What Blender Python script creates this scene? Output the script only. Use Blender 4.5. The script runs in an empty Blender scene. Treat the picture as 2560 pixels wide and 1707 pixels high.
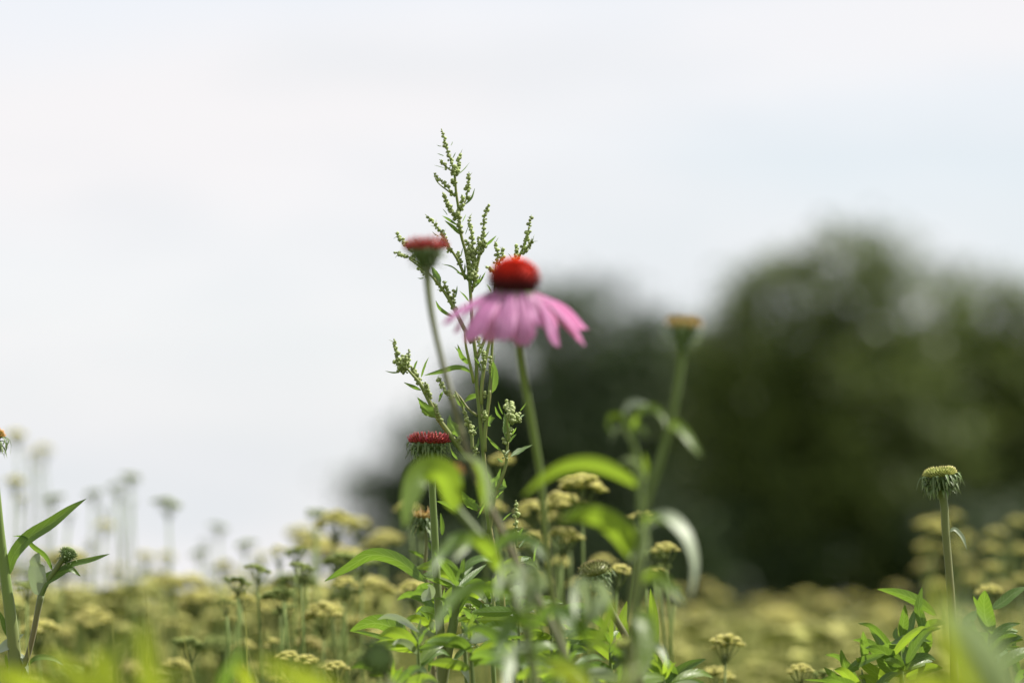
import bpy, math, random
from mathutils import Vector, Matrix, noise

# ------------------------------------------------------------------ camera
sc = bpy.context.scene
CAM_H, PITCH, LENS, SENS = 0.80, 3.6, 150.0, 36.0
FOCUS = 2.40
cam_d = bpy.data.cameras.new("camera")
cam = bpy.data.objects.new("camera", cam_d)
sc.collection.objects.link(cam)
cam.location = (0, 0, CAM_H)
cam.rotation_euler = (math.radians(90 + PITCH), 0, 0)
cam_d.lens = LENS
cam_d.sensor_width = SENS
cam_d.clip_start = 0.05
cam_d.clip_end = 3000
cam_d.dof.use_dof = True
cam_d.dof.focus_distance = FOCUS
cam_d.dof.aperture_fstop = 6.2
sc.camera = cam

# ------------------------------------------------------------------ sky and sun
SUN_EL, SUN_AZ = 56.0, 70.0          # degrees; azimuth measured from +Y (view direction) towards +X
world = bpy.data.worlds.new("World")
sc.world = world
world.use_nodes = True
wn, wl = world.node_tree.nodes, world.node_tree.links
wn.clear()
w_out = wn.new("ShaderNodeOutputWorld")
w_bg = wn.new("ShaderNodeBackground")
w_bg.inputs[1].default_value = 0.10
w_sky = wn.new("ShaderNodeTexSky")
w_sky.sky_type = 'NISHITA'
w_sky.sun_disc = False
w_sky.sun_elevation = math.radians(SUN_EL)
w_sky.sun_rotation = math.radians(SUN_AZ)
w_tc = wn.new("ShaderNodeTexCoord")
w_mp = wn.new("ShaderNodeMapping")
w_mp.inputs['Scale'].default_value = (3.2, 3.2, 15.0)
w_mp.inputs['Rotation'].default_value = (0.0, 0.05, 0.3)
w_nz = wn.new("ShaderNodeTexNoise")
w_nz.inputs['Scale'].default_value = 1.25
w_nz.inputs['Detail'].default_value = 4.0
w_nz.inputs['Roughness'].default_value = 0.45
w_nz.inputs['Distortion'].default_value = 0.4
w_rp = wn.new("ShaderNodeValToRGB")          # thin cloud: how much of the blue is covered
w_rp.color_ramp.elements[0].position = 0.36
w_rp.color_ramp.elements[0].color = (0.80, 0.80, 0.80, 1)
w_rp.color_ramp.elements[1].position = 0.60
w_rp.color_ramp.elements[1].color = (0.99, 0.99, 0.99, 1)
w_mx = wn.new("ShaderNodeMixRGB")
w_mx.inputs[2].default_value = (4.85, 4.77, 4.87, 1)
w_n2 = wn.new("ShaderNodeTexNoise")
w_n2.inputs['Scale'].default_value = 2.1
w_n2.inputs['Detail'].default_value = 5.0
w_n2.inputs['Roughness'].default_value = 0.5
w_r2 = wn.new("ShaderNodeValToRGB")          # thicker cloud is a little greyer
w_r2.color_ramp.elements[0].position = 0.35
w_r2.color_ramp.elements[0].color = (0.425, 0.440, 0.458, 1)
w_r2.color_ramp.elements[1].position = 0.60
w_r2.color_ramp.elements[1].color = (0.500, 0.490, 0.497, 1)
w_sc = wn.new("ShaderNodeVectorMath")
w_sc.operation = 'SCALE'
w_sc.inputs['Scale'].default_value = 10.0
wl.new(w_mp.outputs[0], w_n2.inputs['Vector'])
wl.new(w_n2.outputs['Fac'], w_r2.inputs[0])
wl.new(w_r2.outputs[0], w_sc.inputs[0])
wl.new(w_sc.outputs[0], w_mx.inputs[2])
wl.new(w_tc.outputs['Generated'], w_mp.inputs[0])
wl.new(w_mp.outputs[0], w_nz.inputs['Vector'])
wl.new(w_nz.outputs['Fac'], w_rp.inputs[0])
wl.new(w_rp.outputs[0], w_mx.inputs[0])
wl.new(w_sky.outputs[0], w_mx.inputs[1])
wl.new(w_mx.outputs[0], w_bg.inputs[0])
wl.new(w_bg.outputs[0], w_out.inputs[0])

sun_d = bpy.data.lights.new("sun", 'SUN')
sun_d.energy = 5.0
sun_d.angle = math.radians(0.6)
sun_d.color = (1.0, 0.95, 0.86)
sun = bpy.data.objects.new("sun", sun_d)
sc.collection.objects.link(sun)
_e, _a = math.radians(SUN_EL), math.radians(SUN_AZ)
SUN_DIR = Vector((math.sin(_a) * math.cos(_e), math.cos(_a) * math.cos(_e), math.sin(_e)))
sun.rotation_euler = SUN_DIR.to_track_quat('Z', 'Y').to_euler()
sun.location = (4, 6, 9)

sc.view_settings.view_transform = 'Standard'
sc.view_settings.look = 'None'
sc.view_settings.exposure = 0.90
sc.view_settings.gamma = 1.0
sc.view_settings.use_curve_mapping = False
sc.render.engine = 'CYCLES'
sc.cycles.use_denoising = True
sc.cycles.max_bounces = 8
sc.cycles.diffuse_bounces = 4
sc.cycles.transmission_bounces = 4
sc.cycles.transparent_max_bounces = 8
sc.cycles.caustics_reflective = False
sc.cycles.caustics_refractive = False

# ------------------------------------------------------------------ helpers
RND = random.Random(7)
COL = sc.collection
CAM_M = Matrix.Translation(cam.location) @ cam.rotation_euler.to_matrix().to_4x4()
CAM_P = Vector(cam.location)
CAM_MI = CAM_M.inverted()


def P(x, y, d):
    """point seen at photo pixel (x, y) of 2560x1707 that lies d metres in front of the lens"""
    k = SENS / LENS / 2560.0 * d
    return CAM_M @ Vector(((x - 1280.0) * k, -(y - 853.5) * k, -d))


def px(d):
    return SENS / LENS / 2560.0 * d


def project(p):
    q = CAM_MI @ p
    d = -q.z
    if d <= 0.05:
        return None
    k = SENS / LENS / 2560.0 * d
    return (q.x / k + 1280.0, -q.y / k + 853.5, d)


ZOOM = {  # origin and scale of the crops the coordinates were read from
    'd': (0, 0, 0.91875), 'r1': (940, 280, 3.92), 'r2': (940, 600, 3.92), 'r3': (900, 950, 3.92),
    'q1': (900, 1280, 5.8725), 'q2': (900, 1440, 5.8725), 'q3': (1240, 1300, 5.8725), 'q4': (1340, 1440, 5.8725),
    'l': (0, 1200, 3.0933), 'r8': (1860, 1100, 2.583), 's': (0, 0, 1.0)}


def ZP(z, pts, d, dz=0.0, jit=0.0):
    ox, oy, s = ZOOM[z]
    n = max(1, len(pts) - 1)
    out = []
    for i, (x, y) in enumerate(pts):
        out.append(P(ox + x / s, oy + y / s, d + dz * i / n + (RND.uniform(-jit, jit) if jit else 0)))
    return out


def spline(pts, n, knots=False):
    """smooth curve through pts, n samples, even by length or (knots) even from point to point"""
    pts = [Vector(p) for p in pts]
    if len(pts) == 1:
        return pts
    segs = len(pts) - 1
    L = [max(1e-9, (pts[i + 1] - pts[i]).length) for i in range(segs)]
    D = [(pts[i + 1] - pts[i]) / L[i] for i in range(segs)]
    Tn = [D[0]] + [(D[i - 1] * L[i] + D[i] * L[i - 1]) / (L[i] + L[i - 1]) for i in range(1, segs)] + [D[-1]]
    tot = sum(L)
    out = []
    for k in range(n):
        f = k / (n - 1)
        if knots:
            i = min(int(f * segs), segs - 1)
            t = f * segs - i
        else:
            s = tot * f
            i = 0
            while i < segs - 1 and s > L[i]:
                s -= L[i]
                i += 1
            t = min(1.0, s / L[i])
        t2, t3 = t * t, t * t * t
        out.append(pts[i] * (2 * t3 - 3 * t2 + 1) + Tn[i] * (L[i] * (t3 - 2 * t2 + t)) + pts[i + 1] * (3 * t2 - 2 * t3) + Tn[i + 1] * (L[i] * (t3 - t2)))
    return out


def tangents(C):
    T = []
    for i in range(len(C)):
        a, b = C[max(0, i - 1)], C[min(len(C) - 1, i + 1)]
        v = b - a
        T.append(v.normalized() if v.length > 1e-12 else Vector((0, 0, 1)))
    return T


def _ico(sub):
    import bmesh
    bm = bmesh.new()
    bmesh.ops.create_icosphere(bm, subdivisions=sub, radius=1.0)
    vs = [v.co.copy() for v in bm.verts]
    fs = [tuple(v.index for v in f.verts) for f in bm.faces]
    bm.free()
    return vs, fs


ICO1 = _ico(1)
ICO2 = _ico(2)


class MB:
    """collects faces; at[] carries (u, v, random) for the materials"""

    def __init__(self):
        self.v, self.f, self.at = [], [], []

    def tube(self, pts, rad, n=12, sides=6, cap=True):
        C = spline(pts, n, True)
        T = tangents(C)
        up = Vector((0, 0, 1)) if abs(T[0].z) < 0.9 else Vector((1, 0, 0))
        s = T[0].cross(up).normalized()
        base = len(self.v)
        rnd = RND.random()
        for i, c in enumerate(C):
            t = T[i]
            s = (s - t * s.dot(t)).normalized()
            b = t.cross(s)
            f = i / (n - 1)
            if isinstance(rad, (int, float)):
                r = rad
            else:
                k = f * (len(rad) - 1)
                j = min(int(k), len(rad) - 2)
                r = rad[j] + (rad[j + 1] - rad[j]) * (k - j)
            for q in range(sides):
                a = 2 * math.pi * q / sides
                self.v.append(c + s * (math.cos(a) * r) + b * (math.sin(a) * r))
                self.at.append((q / sides, f, rnd))
        for i in range(n - 1):
            for q in range(sides):
                a = base + i * sides + q
                b2 = base + i * sides + (q + 1) % sides
                self.f.append((a, b2, b2 + sides, a + sides))
        if cap:
            self.f.append(tuple(base + q for q in reversed(range(sides))))
            self.f.append(tuple(base + (n - 1) * sides + q for q in range(sides)))
        return self

    def ball(self, c, r, ico=None, squash=(1, 1, 1), rot=None, at=None):
        vs, fs = ico or ICO1
        base = len(self.v)
        rnd = RND.random()
        for p in vs:
            q = Vector((p.x * squash[0], p.y * squash[1], p.z * squash[2])) * r
            if rot is not None:
                q = rot @ q
            self.v.append(Vector(c) + q)
            self.at.append(at or (0.5, 0.5 + 0.5 * p.z, rnd))
        for f in fs:
            self.f.append(tuple(base + i for i in f))
        return self

    def spike(self, p, d, L, r, sides=4, bend=None, y=0.0):
        """pointed spine from p along d"""
        d = d.normalized()
        s = d.orthogonal().normalized()
        b = d.cross(s)
        base = len(self.v)
        rnd = RND.random()
        mid = p + d * (L * 0.55) + (bend * 0.35 if bend else Vector())
        tip = p + d * L + (bend or Vector())
        for c, rr, u in ((p, r, 0.0), (mid, r * 0.75, 0.55)):
            for q in range(sides):
                a = 2 * math.pi * q / sides
                self.v.append(c + s * (math.cos(a) * rr) + b * (math.sin(a) * rr))
                self.at.append((u, y, rnd))
        self.v.append(tip)
        self.at.append((1.0, y, rnd))
        for q in range(sides):
            a, a2 = base + q, base + (q + 1) % sides
            self.f.append((a, a2, a2 + sides, a + sides))
            self.f.append((a + sides, a2 + sides, base + 2 * sides))
        return self

    def blade(self, pts, hw, side=None, n=6, prof=None, fold=0.0, cols=3, tilt=0.0, wav=0.0, serr=0.0, teeth=7, notch=0.0, ridge=0.0):
        """leaf or petal: a sheet along the midrib pts; hw half width; side gives the across direction"""
        C = spline(pts, n)
        T = tangents(C)
        base = len(self.v)
        rnd = RND.random()
        ph = RND.uniform(0, 6.28)
        for i, c in enumerate(C):
            t = T[i]
            v = i / (n - 1)
            if side is None:
                view = (c - CAM_P).normalized()
                pe = t.cross(view)
                if pe.length < 1e-4:
                    pe = Vector((1, 0, 0))
                pe.normalize()
                dv = (view - t * view.dot(t)).normalized()
                s = pe * math.cos(tilt) + dv * math.sin(tilt)
            else:
                s = (side - t * side.dot(t)).normalized()
            nn = s.cross(t)
            if nn.z < 0:
                nn = -nn
            w = hw * (prof(v) if prof else 1.0)
            for k in range(cols):
                u = -1 + 2 * k / (cols - 1)
                ww = w
                if serr and abs(u) > 0.6:
                    ww = w * (1 + serr * (2 * abs(((v * teeth + 0.13 * u) % 1.0) - 0.5) - 0.5))
                cc = c
                if notch and v > 0.9:
                    cc = c - t * (notch * (1 - min(1, abs(abs(u) - 0.5) * 2)) * (v - 0.9) * 10 * 0 + notch * (1 - abs(math.cos(u * math.pi * 1.5))) * (v - 0.9) * 10)
                p = cc + s * (u * ww * math.cos(fold)) + nn * (abs(u) * ww * math.sin(fold))
                if wav:
                    p = p + nn * (wav * hw * u * abs(u) * math.sin(v * 9 + ph + (1.3 if u > 0 else 0)))
                if ridge:
                    p = p + nn * (ridge * hw * math.cos(u * 3 * math.pi))
                self.v.append(p)
                self.at.append((u, v, rnd))
        for i in range(n - 1):
            for k in range(cols - 1):
                a = base + i * cols + k
                self.f.append((a, a + 1, a + cols + 1, a + cols))
        return self

    def lathe(self, prof, M, sides=16, atf=None):
        base = len(self.v)
        for i, (r, z) in enumerate(prof):
            for q in range(sides):
                a = 2 * math.pi * q / sides
                self.v.append(M @ Vector((r * math.cos(a), r * math.sin(a), z)))
                self.at.append((0.45, i / (len(prof) - 1), 0.5))
        for i in range(len(prof) - 1):
            for q in range(sides):
                a = base + i * sides + q
                b = base + i * sides + (q + 1) % sides
                self.f.append((a, b, b + sides, a + sides))
        self.f.append(tuple(base + (len(prof) - 1) * sides + q for q in range(sides)))
        self.f.append(tuple(base + q for q in reversed(range(sides))))
        return self

    def mesh(self, name, origin=(0, 0, 0), smooth=True):
        o = Vector(origin)
        me = bpy.data.meshes.new(name)
        me.from_pydata([tuple(p - o) for p in self.v], [], self.f)
        a = me.attributes.new("lc", 'FLOAT_VECTOR', 'POINT')
        a.data.foreach_set("vector", [x for t in self.at for x in t])
        if smooth:
            me.polygons.foreach_set("use_smooth", [True] * len(me.polygons))
        me.update()
        return me


def link(name, me, mat, parent=None):
    o = bpy.data.objects.new(name, me)
    if mat is not None and me is not None and not me.materials:
        me.materials.append(mat)
    COL.objects.link(o)
    if parent is not None:
        o.parent = parent
    return o


def thing(name, label, cat, loc, group=None):
    o = bpy.data.objects.new(name, None)
    COL.objects.link(o)
    o.empty_display_size = 0.02
    o.location = loc
    o["label"] = label
    o["category"] = cat
    if group:
        o["group"] = group
    return o


def part(name, mb, mat, root, parent=None, kind=None, label=None):
    """a mesh in world coordinates as a child of root (an unrotated Empty)"""
    o = link(name, mb.mesh(name, root.location), mat, parent or root)
    if kind:
        o["kind"] = kind
    if label:
        o["label"] = label
    return o


def structure(o):
    o["kind"] = "structure"
    return o


# ------------------------------------------------------------------ materials
def new_mat(name):
    m = bpy.data.materials.new(name)
    m.use_nodes = True
    m.node_tree.nodes.clear()
    return m, m.node_tree.nodes, m.node_tree.links


def mat_leaf(name, col, col2, trans, tcol, rough=0.38, veins=True, stripes=0.0, spec=0.5, vein_col=None, nscale=60.0, sheen=0.0, bump=0.25):
    """two-tone leaf with veins; light passes through it"""
    m, N, L = new_mat(name)
    out = N.new("ShaderNodeOutputMaterial")
    at = N.new("ShaderNodeAttribute"); at.attribute_name = "lc"
    sep = N.new("ShaderNodeSeparateXYZ"); L.new(at.outputs['Vector'], sep.inputs[0])
    geo = N.new("ShaderNodeTexCoord")
    nz = N.new("ShaderNodeTexNoise"); nz.inputs['Scale'].default_value = nscale; nz.inputs['Detail'].default_value = 4
    L.new(geo.outputs['Object'], nz.inputs['Vector'])
    mx = N.new("ShaderNodeMixRGB"); mx.inputs[1].default_value = (*col, 1); mx.inputs[2].default_value = (*col2, 1)
    ad = N.new("ShaderNodeMath"); ad.operation = 'MULTIPLY_ADD'; ad.inputs[1].default_value = 0.6; ad.inputs[2].default_value = -0.15
    ad2 = N.new("ShaderNodeMath"); ad2.operation = 'MULTIPLY_ADD'; ad2.inputs[1].default_value = 0.8; ad2.use_clamp = True
    L.new(sep.outputs[2], ad.inputs[0]); L.new(nz.outputs['Fac'], ad2.inputs[0]); L.new(ad.outputs[0], ad2.inputs[2])
    L.new(ad2.outputs[0], mx.inputs[0])
    colr = mx.outputs[0]
    pr = N.new("ShaderNodeBsdfPrincipled")
    hgt = nz.outputs['Fac']
    if veins:
        au = N.new("ShaderNodeMath"); au.operation = 'ABSOLUTE'; L.new(sep.outputs[0], au.inputs[0])
        mid = N.new("ShaderNodeMapRange"); mid.inputs[1].default_value = 0.03; mid.inputs[2].default_value = 0.10
        mid.inputs[3].default_value = 1.0; mid.inputs[4].default_value = 0.0
        L.new(au.outputs[0], mid.inputs[0])
        # side veins run forward from the midrib
        k = N.new("ShaderNodeMath"); k.operation = 'MULTIPLY_ADD'; k.inputs[1].default_value = -0.16
        L.new(au.outputs[0], k.inputs[0]); L.new(sep.outputs[1], k.inputs[2])
        nk = N.new("ShaderNodeMath"); nk.operation = 'MULTIPLY_ADD'; nk.inputs[1].default_value = 0.05
        L.new(nz.outputs['Fac'], nk.inputs[0]); L.new(k.outputs[0], nk.inputs[2])
        fr = N.new("ShaderNodeMath"); fr.operation = 'PINGPONG'; fr.inputs[1].default_value = 0.055
        L.new(nk.outputs[0], fr.inputs[0])
        sv = N.new("ShaderNodeMapRange"); sv.inputs[1].default_value = 0.002; sv.inputs[2].default_value = 0.011
        sv.inputs[3].default_value = 0.75; sv.inputs[4].default_value = 0.0
        L.new(fr.outputs[0], sv.inputs[0])
        mxv = N.new("ShaderNodeMath"); mxv.operation = 'MAXIMUM'
        L.new(mid.outputs[0], mxv.inputs[0]); L.new(sv.outputs[0], mxv.inputs[1])
        mv = N.new("ShaderNodeMixRGB"); mv.inputs[2].default_value = (*(vein_col or tuple(min(1, c * 1.9 + 0.02) for c in col2)), 1)
        sc_ = N.new("ShaderNodeMath"); sc_.operation = 'MULTIPLY'; sc_.inputs[1].default_value = 0.7
        L.new(mxv.outputs[0], sc_.inputs[0]); L.new(sc_.outputs[0], mv.inputs[0]); L.new(colr, mv.inputs[1])
        colr = mv.outputs[0]
        sb = N.new("ShaderNodeMath"); sb.operation = 'MULTIPLY_ADD'; sb.inputs[1].default_value = -1.2
        L.new(mxv.outputs[0], sb.inputs[0]); L.new(nz.outputs['Fac'], sb.inputs[2])
        hgt = sb.outputs[0]
    if stripes:
        st = N.new("ShaderNodeMath"); st.operation = 'MULTIPLY'; st.inputs[1].default_value = 15.0
        L.new(sep.outputs[0], st.inputs[0])
        sn = N.new("ShaderNodeMath"); sn.operation = 'SINE'; L.new(st.outputs[0], sn.inputs[0])
        mr = N.new("ShaderNodeMapRange"); mr.inputs[1].default_value = -1.0; mr.inputs[3].default_value = 1 - stripes
        L.new(sn.outputs[0], mr.inputs[0])
        mt = N.new("ShaderNodeMixRGB"); mt.blend_type = 'MULTIPLY'; mt.inputs[0].default_value = 1.0
        L.new(colr, mt.inputs[1]); L.new(mr.outputs[0], mt.inputs[2]); colr = mt.outputs[0]
    bp = N.new("ShaderNodeBump"); bp.inputs['Strength'].default_value = bump; bp.inputs['Distance'].default_value = 0.0008
    L.new(hgt, bp.inputs['Height'])
    L.new(bp.outputs[0], pr.inputs['Normal'])
    L.new(colr, pr.inputs['Base Color'])
    pr.inputs['Roughness'].default_value = rough
    pr.inputs['Specular IOR Level'].default_value = spec
    if sheen:
        pr.inputs['Sheen Weight'].default_value = sheen
        pr.inputs['Sheen Roughness'].default_value = 0.4
    tr = N.new("ShaderNodeBsdfTranslucent")
    tm = N.new("ShaderNodeMixRGB"); tm.blend_type = 'MIX'; tm.inputs[0].default_value = 0.25
    tm.inputs[1].default_value = (*tcol, 1)
    L.new(colr, tm.inputs[2]); L.new(tm.outputs[0], tr.inputs[0])
    ms = N.new("ShaderNodeMixShader"); ms.inputs[0].default_value = trans
    L.new(pr.outputs[0], ms.inputs[1]); L.new(tr.outputs[0], ms.inputs[2])
    L.new(ms.outputs[0], out.inputs[0])
    return m


def mat_ramp(name, stops, axis=0, rough=0.6, trans=0.0, spec=0.3, rnd=0.25, sheen=0.0, nscale=300.0):
    """colour along lc[axis], varied piece by piece"""
    m, N, L = new_mat(name)
    out = N.new("ShaderNodeOutputMaterial")
    at = N.new("ShaderNodeAttribute"); at.attribute_name = "lc"
    sep = N.new("ShaderNodeSeparateXYZ"); L.new(at.outputs['Vector'], sep.inputs[0])
    rp = N.new("ShaderNodeValToRGB")
    e = rp.color_ramp.elements
    while len(e) < len(stops):
        e.new(0.5)
    for i, (p, c) in enumerate(stops):
        e[i].position = p
        e[i].color = (*c, 1)
    tc = N.new("ShaderNodeTexCoord")
    nz = N.new("ShaderNodeTexNoise"); nz.inputs['Scale'].default_value = nscale; nz.inputs['Detail'].default_value = 3
    L.new(tc.outputs['Object'], nz.inputs['Vector'])
    j = N.new("ShaderNodeMath"); j.operation = 'MULTIPLY_ADD'; j.inputs[1].default_value = 0.3
    j0 = N.new("ShaderNodeMath"); j0.operation = 'ADD'; j0.inputs[1].default_value = -0.15
    L.new(nz.outputs['Fac'], j.inputs[0]); L.new(sep.outputs[axis], j0.inputs[0]); L.new(j0.outputs[0], j.inputs[2])
    L.new(j.outputs[0], rp.inputs[0])
    hs = N.new("ShaderNodeHueSaturation")
    vr = N.new("ShaderNodeMapRange"); vr.inputs[3].default_value = 1 - rnd; vr.inputs[4].default_value = 1 + rnd
    L.new(sep.outputs[2], vr.inputs[0]); L.new(vr.outputs[0], hs.inputs['Value']); L.new(rp.outputs[0], hs.inputs['Color'])
    pr = N.new("ShaderNodeBsdfPrincipled")
    pr.inputs['Roughness'].default_value = rough
    pr.inputs['Specular IOR Level'].default_value = spec
    if sheen:
        pr.inputs['Sheen Weight'].default_value = sheen
    L.new(hs.outputs[0], pr.inputs['Base Color'])
    last = pr.outputs[0]
    if trans:
        tr = N.new("ShaderNodeBsdfTranslucent"); L.new(hs.outputs[0], tr.inputs[0])
        ms = N.new("ShaderNodeMixShader"); ms.inputs[0].default_value = trans
        L.new(last, ms.inputs[1]); L.new(tr.outputs[0], ms.inputs[2]); last = ms.outputs[0]
    L.new(last, out.inputs[0])
    return m


M = {}
M['cleaf'] = mat_leaf("coneflower_leaf", (0.050, 0.105, 0.022), (0.085, 0.150, 0.028), 0.36, (0.24, 0.40, 0.035), rough=0.46, bump=0.5, vein_col=(0.20, 0.28, 0.09))
M['nleaf'] = mat_leaf("young_leaf", (0.085, 0.145, 0.022), (0.120, 0.185, 0.028), 0.48, (0.34, 0.50, 0.03), rough=0.40, vein_col=(0.20, 0.28, 0.08))
M['bleaf'] = mat_leaf("bright_leaf", (0.11, 0.15, 0.02), (0.15, 0.19, 0.026), 0.48, (0.44, 0.54, 0.025), rough=0.45, vein_col=(0.24, 0.30, 0.08))
M['gleaf'] = mat_leaf("goosefoot_leaf", (0.060, 0.115, 0.030), (0.095, 0.155, 0.045), 0.42, (0.26, 0.43, 0.05), rough=0.42, vein_col=(0.20, 0.28, 0.12), nscale=160)
M['pleaf'] = mat_leaf("pale_sheen_leaf", (0.25, 0.30, 0.20), (0.34, 0.39, 0.28), 0.25, (0.30, 0.40, 0.16), rough=0.48, spec=0.5, vein_col=(0.32, 0.36, 0.26))  # pale leaves; also carries the painted-in sky sheen of glossy leaves
M['yleaf'] = mat_leaf("yarrow_leaf", (0.060, 0.100, 0.030), (0.100, 0.140, 0.045), 0.35, (0.22, 0.32, 0.05), rough=0.5, veins=False)
M['petal'] = mat_leaf("coneflower_petal", (0.42, 0.11, 0.32), (0.73, 0.40, 0.66), 0.36, (0.74, 0.26, 0.50), rough=0.55, veins=False, stripes=0.45, spec=0.25, nscale=220)
M['stem'] = mat_ramp("coneflower_stem", [(0.0, (0.10, 0.15, 0.03)), (0.45, (0.115, 0.165, 0.04)), (0.75, (0.125, 0.145, 0.045)), (1.0, (0.10, 0.15, 0.04))], axis=1, rough=0.5, sheen=0.08, nscale=40)
M['stem_purple'] = mat_ramp("purple_stem", [(0.0, (0.10, 0.13, 0.04)), (0.4, (0.12, 0.125, 0.045)), (0.6, (0.13, 0.11, 0.05)), (1.0, (0.10, 0.13, 0.045))], axis=1, rough=0.5, sheen=0.08, nscale=40)
M['gstem'] = mat_ramp("goosefoot_stem", [(0.0, (0.18, 0.25, 0.06)), (0.5, (0.22, 0.28, 0.08)), (0.8, (0.24, 0.22, 0.09)), (1.0, (0.20, 0.27, 0.07))], axis=0, rough=0.5, trans=0.2, nscale=50)
M['bead'] = mat_ramp("goosefoot_bud", [(0.0, (0.28, 0.35, 0.13)), (0.6, (0.38, 0.45, 0.19)), (1.0, (0.46, 0.53, 0.25))], axis=1, rough=0.6, trans=0.35)
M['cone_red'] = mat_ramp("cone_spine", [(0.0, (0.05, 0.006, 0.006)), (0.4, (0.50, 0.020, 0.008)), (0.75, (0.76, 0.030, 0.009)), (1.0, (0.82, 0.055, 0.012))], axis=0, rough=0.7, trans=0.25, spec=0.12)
def maroon_low(m):  # mixes to dark maroon towards the bottom of the cone
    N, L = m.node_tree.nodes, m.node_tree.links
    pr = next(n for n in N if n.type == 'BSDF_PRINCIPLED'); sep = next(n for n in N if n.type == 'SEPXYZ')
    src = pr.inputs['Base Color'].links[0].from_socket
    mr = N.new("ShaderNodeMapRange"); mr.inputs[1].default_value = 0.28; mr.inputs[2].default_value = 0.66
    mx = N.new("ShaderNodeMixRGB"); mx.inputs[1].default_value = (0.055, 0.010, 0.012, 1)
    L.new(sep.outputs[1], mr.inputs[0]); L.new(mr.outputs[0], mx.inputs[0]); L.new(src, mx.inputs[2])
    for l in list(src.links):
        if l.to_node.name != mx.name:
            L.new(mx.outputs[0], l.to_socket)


maroon_low(M['cone_red'])
M['cone_pink'] = mat_ramp("red_spine", [(0.0, (0.09, 0.06, 0.02)), (0.4, (0.38, 0.045, 0.025)), (1.0, (0.50, 0.060, 0.090))], axis=0, rough=0.42, trans=0.2)
M['cone_yellow'] = mat_ramp("yellow_spine", [(0.0, (0.18, 0.24, 0.06)), (0.5, (0.42, 0.46, 0.12)), (1.0, (0.66, 0.58, 0.22))], axis=0, rough=0.5, trans=0.25)
M['cone_orange'] = mat_ramp("orange_spine", [(0.0, (0.16, 0.18, 0.04)), (0.5, (0.40, 0.27, 0.06)), (1.0, (0.54, 0.19, 0.05))], axis=0, rough=0.45, trans=0.2)
M['cone_rust'] = mat_ramp("rusty_spine", [(0.0, (0.10, 0.14, 0.03)), (0.6, (0.17, 0.18, 0.05)), (1.0, (0.30, 0.19, 0.08))], axis=0, rough=0.5, trans=0.2)
M['cone_green'] = mat_ramp("green_spine", [(0.0, (0.07, 0.12, 0.03)), (0.6, (0.15, 0.23, 0.07)), (1.0, (0.28, 0.34, 0.13))], axis=0, rough=0.5, trans=0.2)
M['ray_red'] = mat_ramp("ray_stub", [(0.0, (0.30, 0.03, 0.03)), (0.6, (0.42, 0.06, 0.10)), (1.0, (0.50, 0.14, 0.20))], axis=1, rough=0.4, trans=0.25)
M['ray_cream'] = mat_ramp("cream_ray_stub", [(0.0, (0.45, 0.34, 0.16)), (1.0, (0.62, 0.50, 0.28))], axis=0, rough=0.5, trans=0.3)
M['bract'] = mat_ramp("bract", [(0.0, (0.055, 0.10, 0.025)), (0.6, (0.10, 0.155, 0.05)), (1.0, (0.22, 0.27, 0.13))], axis=1, rough=0.5, trans=0.22)
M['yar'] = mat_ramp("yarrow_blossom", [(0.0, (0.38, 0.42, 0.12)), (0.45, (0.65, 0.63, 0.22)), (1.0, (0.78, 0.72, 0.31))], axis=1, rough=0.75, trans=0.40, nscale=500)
M['yar_far'] = mat_ramp("distant_yarrow", [(0.0, (0.24, 0.30, 0.075)), (0.45, (0.42, 0.45, 0.13)), (1.0, (0.62, 0.58, 0.21))], axis=1, rough=0.8, trans=0.35, rnd=0.4, nscale=3)
M['yar_tan'] = mat_ramp("faded_yarrow_blossom", [(0.0, (0.30, 0.32, 0.10)), (0.45, (0.50, 0.48, 0.17)), (1.0, (0.66, 0.58, 0.26))], axis=1, rough=0.8, trans=0.35, nscale=500)
M['yar_green'] = mat_ramp("unripe_yarrow", [(0.0, (0.13, 0.19, 0.05)), (0.5, (0.22, 0.29, 0.08)), (1.0, (0.34, 0.39, 0.11))], axis=1, rough=0.7, trans=0.25, nscale=500)
M['ystem'] = mat_ramp("yarrow_stem", [(0.0, (0.12, 0.16, 0.055)), (0.5, (0.18, 0.23, 0.08)), (1.0, (0.20, 0.27, 0.08))], axis=1, rough=0.6, trans=0.45, nscale=60)
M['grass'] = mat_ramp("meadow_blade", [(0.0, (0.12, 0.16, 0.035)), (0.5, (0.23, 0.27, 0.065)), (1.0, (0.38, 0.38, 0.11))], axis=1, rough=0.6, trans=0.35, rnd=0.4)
M['tree_leaf'] = mat_ramp("tree_leaf", [(0.0, (0.052, 0.084, 0.024)), (0.5, (0.088, 0.122, 0.030)), (1.0, (0.14, 0.175, 0.040))], axis=2, rough=0.5, trans=0.32, rnd=0.3, nscale=0.6)
M['tree_leaf2'] = mat_ramp("dark_tree_leaf", [(0.0, (0.028, 0.052, 0.022)), (0.5, (0.042, 0.070, 0.026)), (1.0, (0.066, 0.096, 0.030))], axis=2, rough=0.55, trans=0.2, rnd=0.3, nscale=0.6)
M['bark'] = mat_ramp("bark", [(0.0, (0.06, 0.05, 0.04)), (0.5, (0.085, 0.07, 0.055)), (1.0, (0.10, 0.085, 0.065))], axis=1, rough=0.9, nscale=6)


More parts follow.
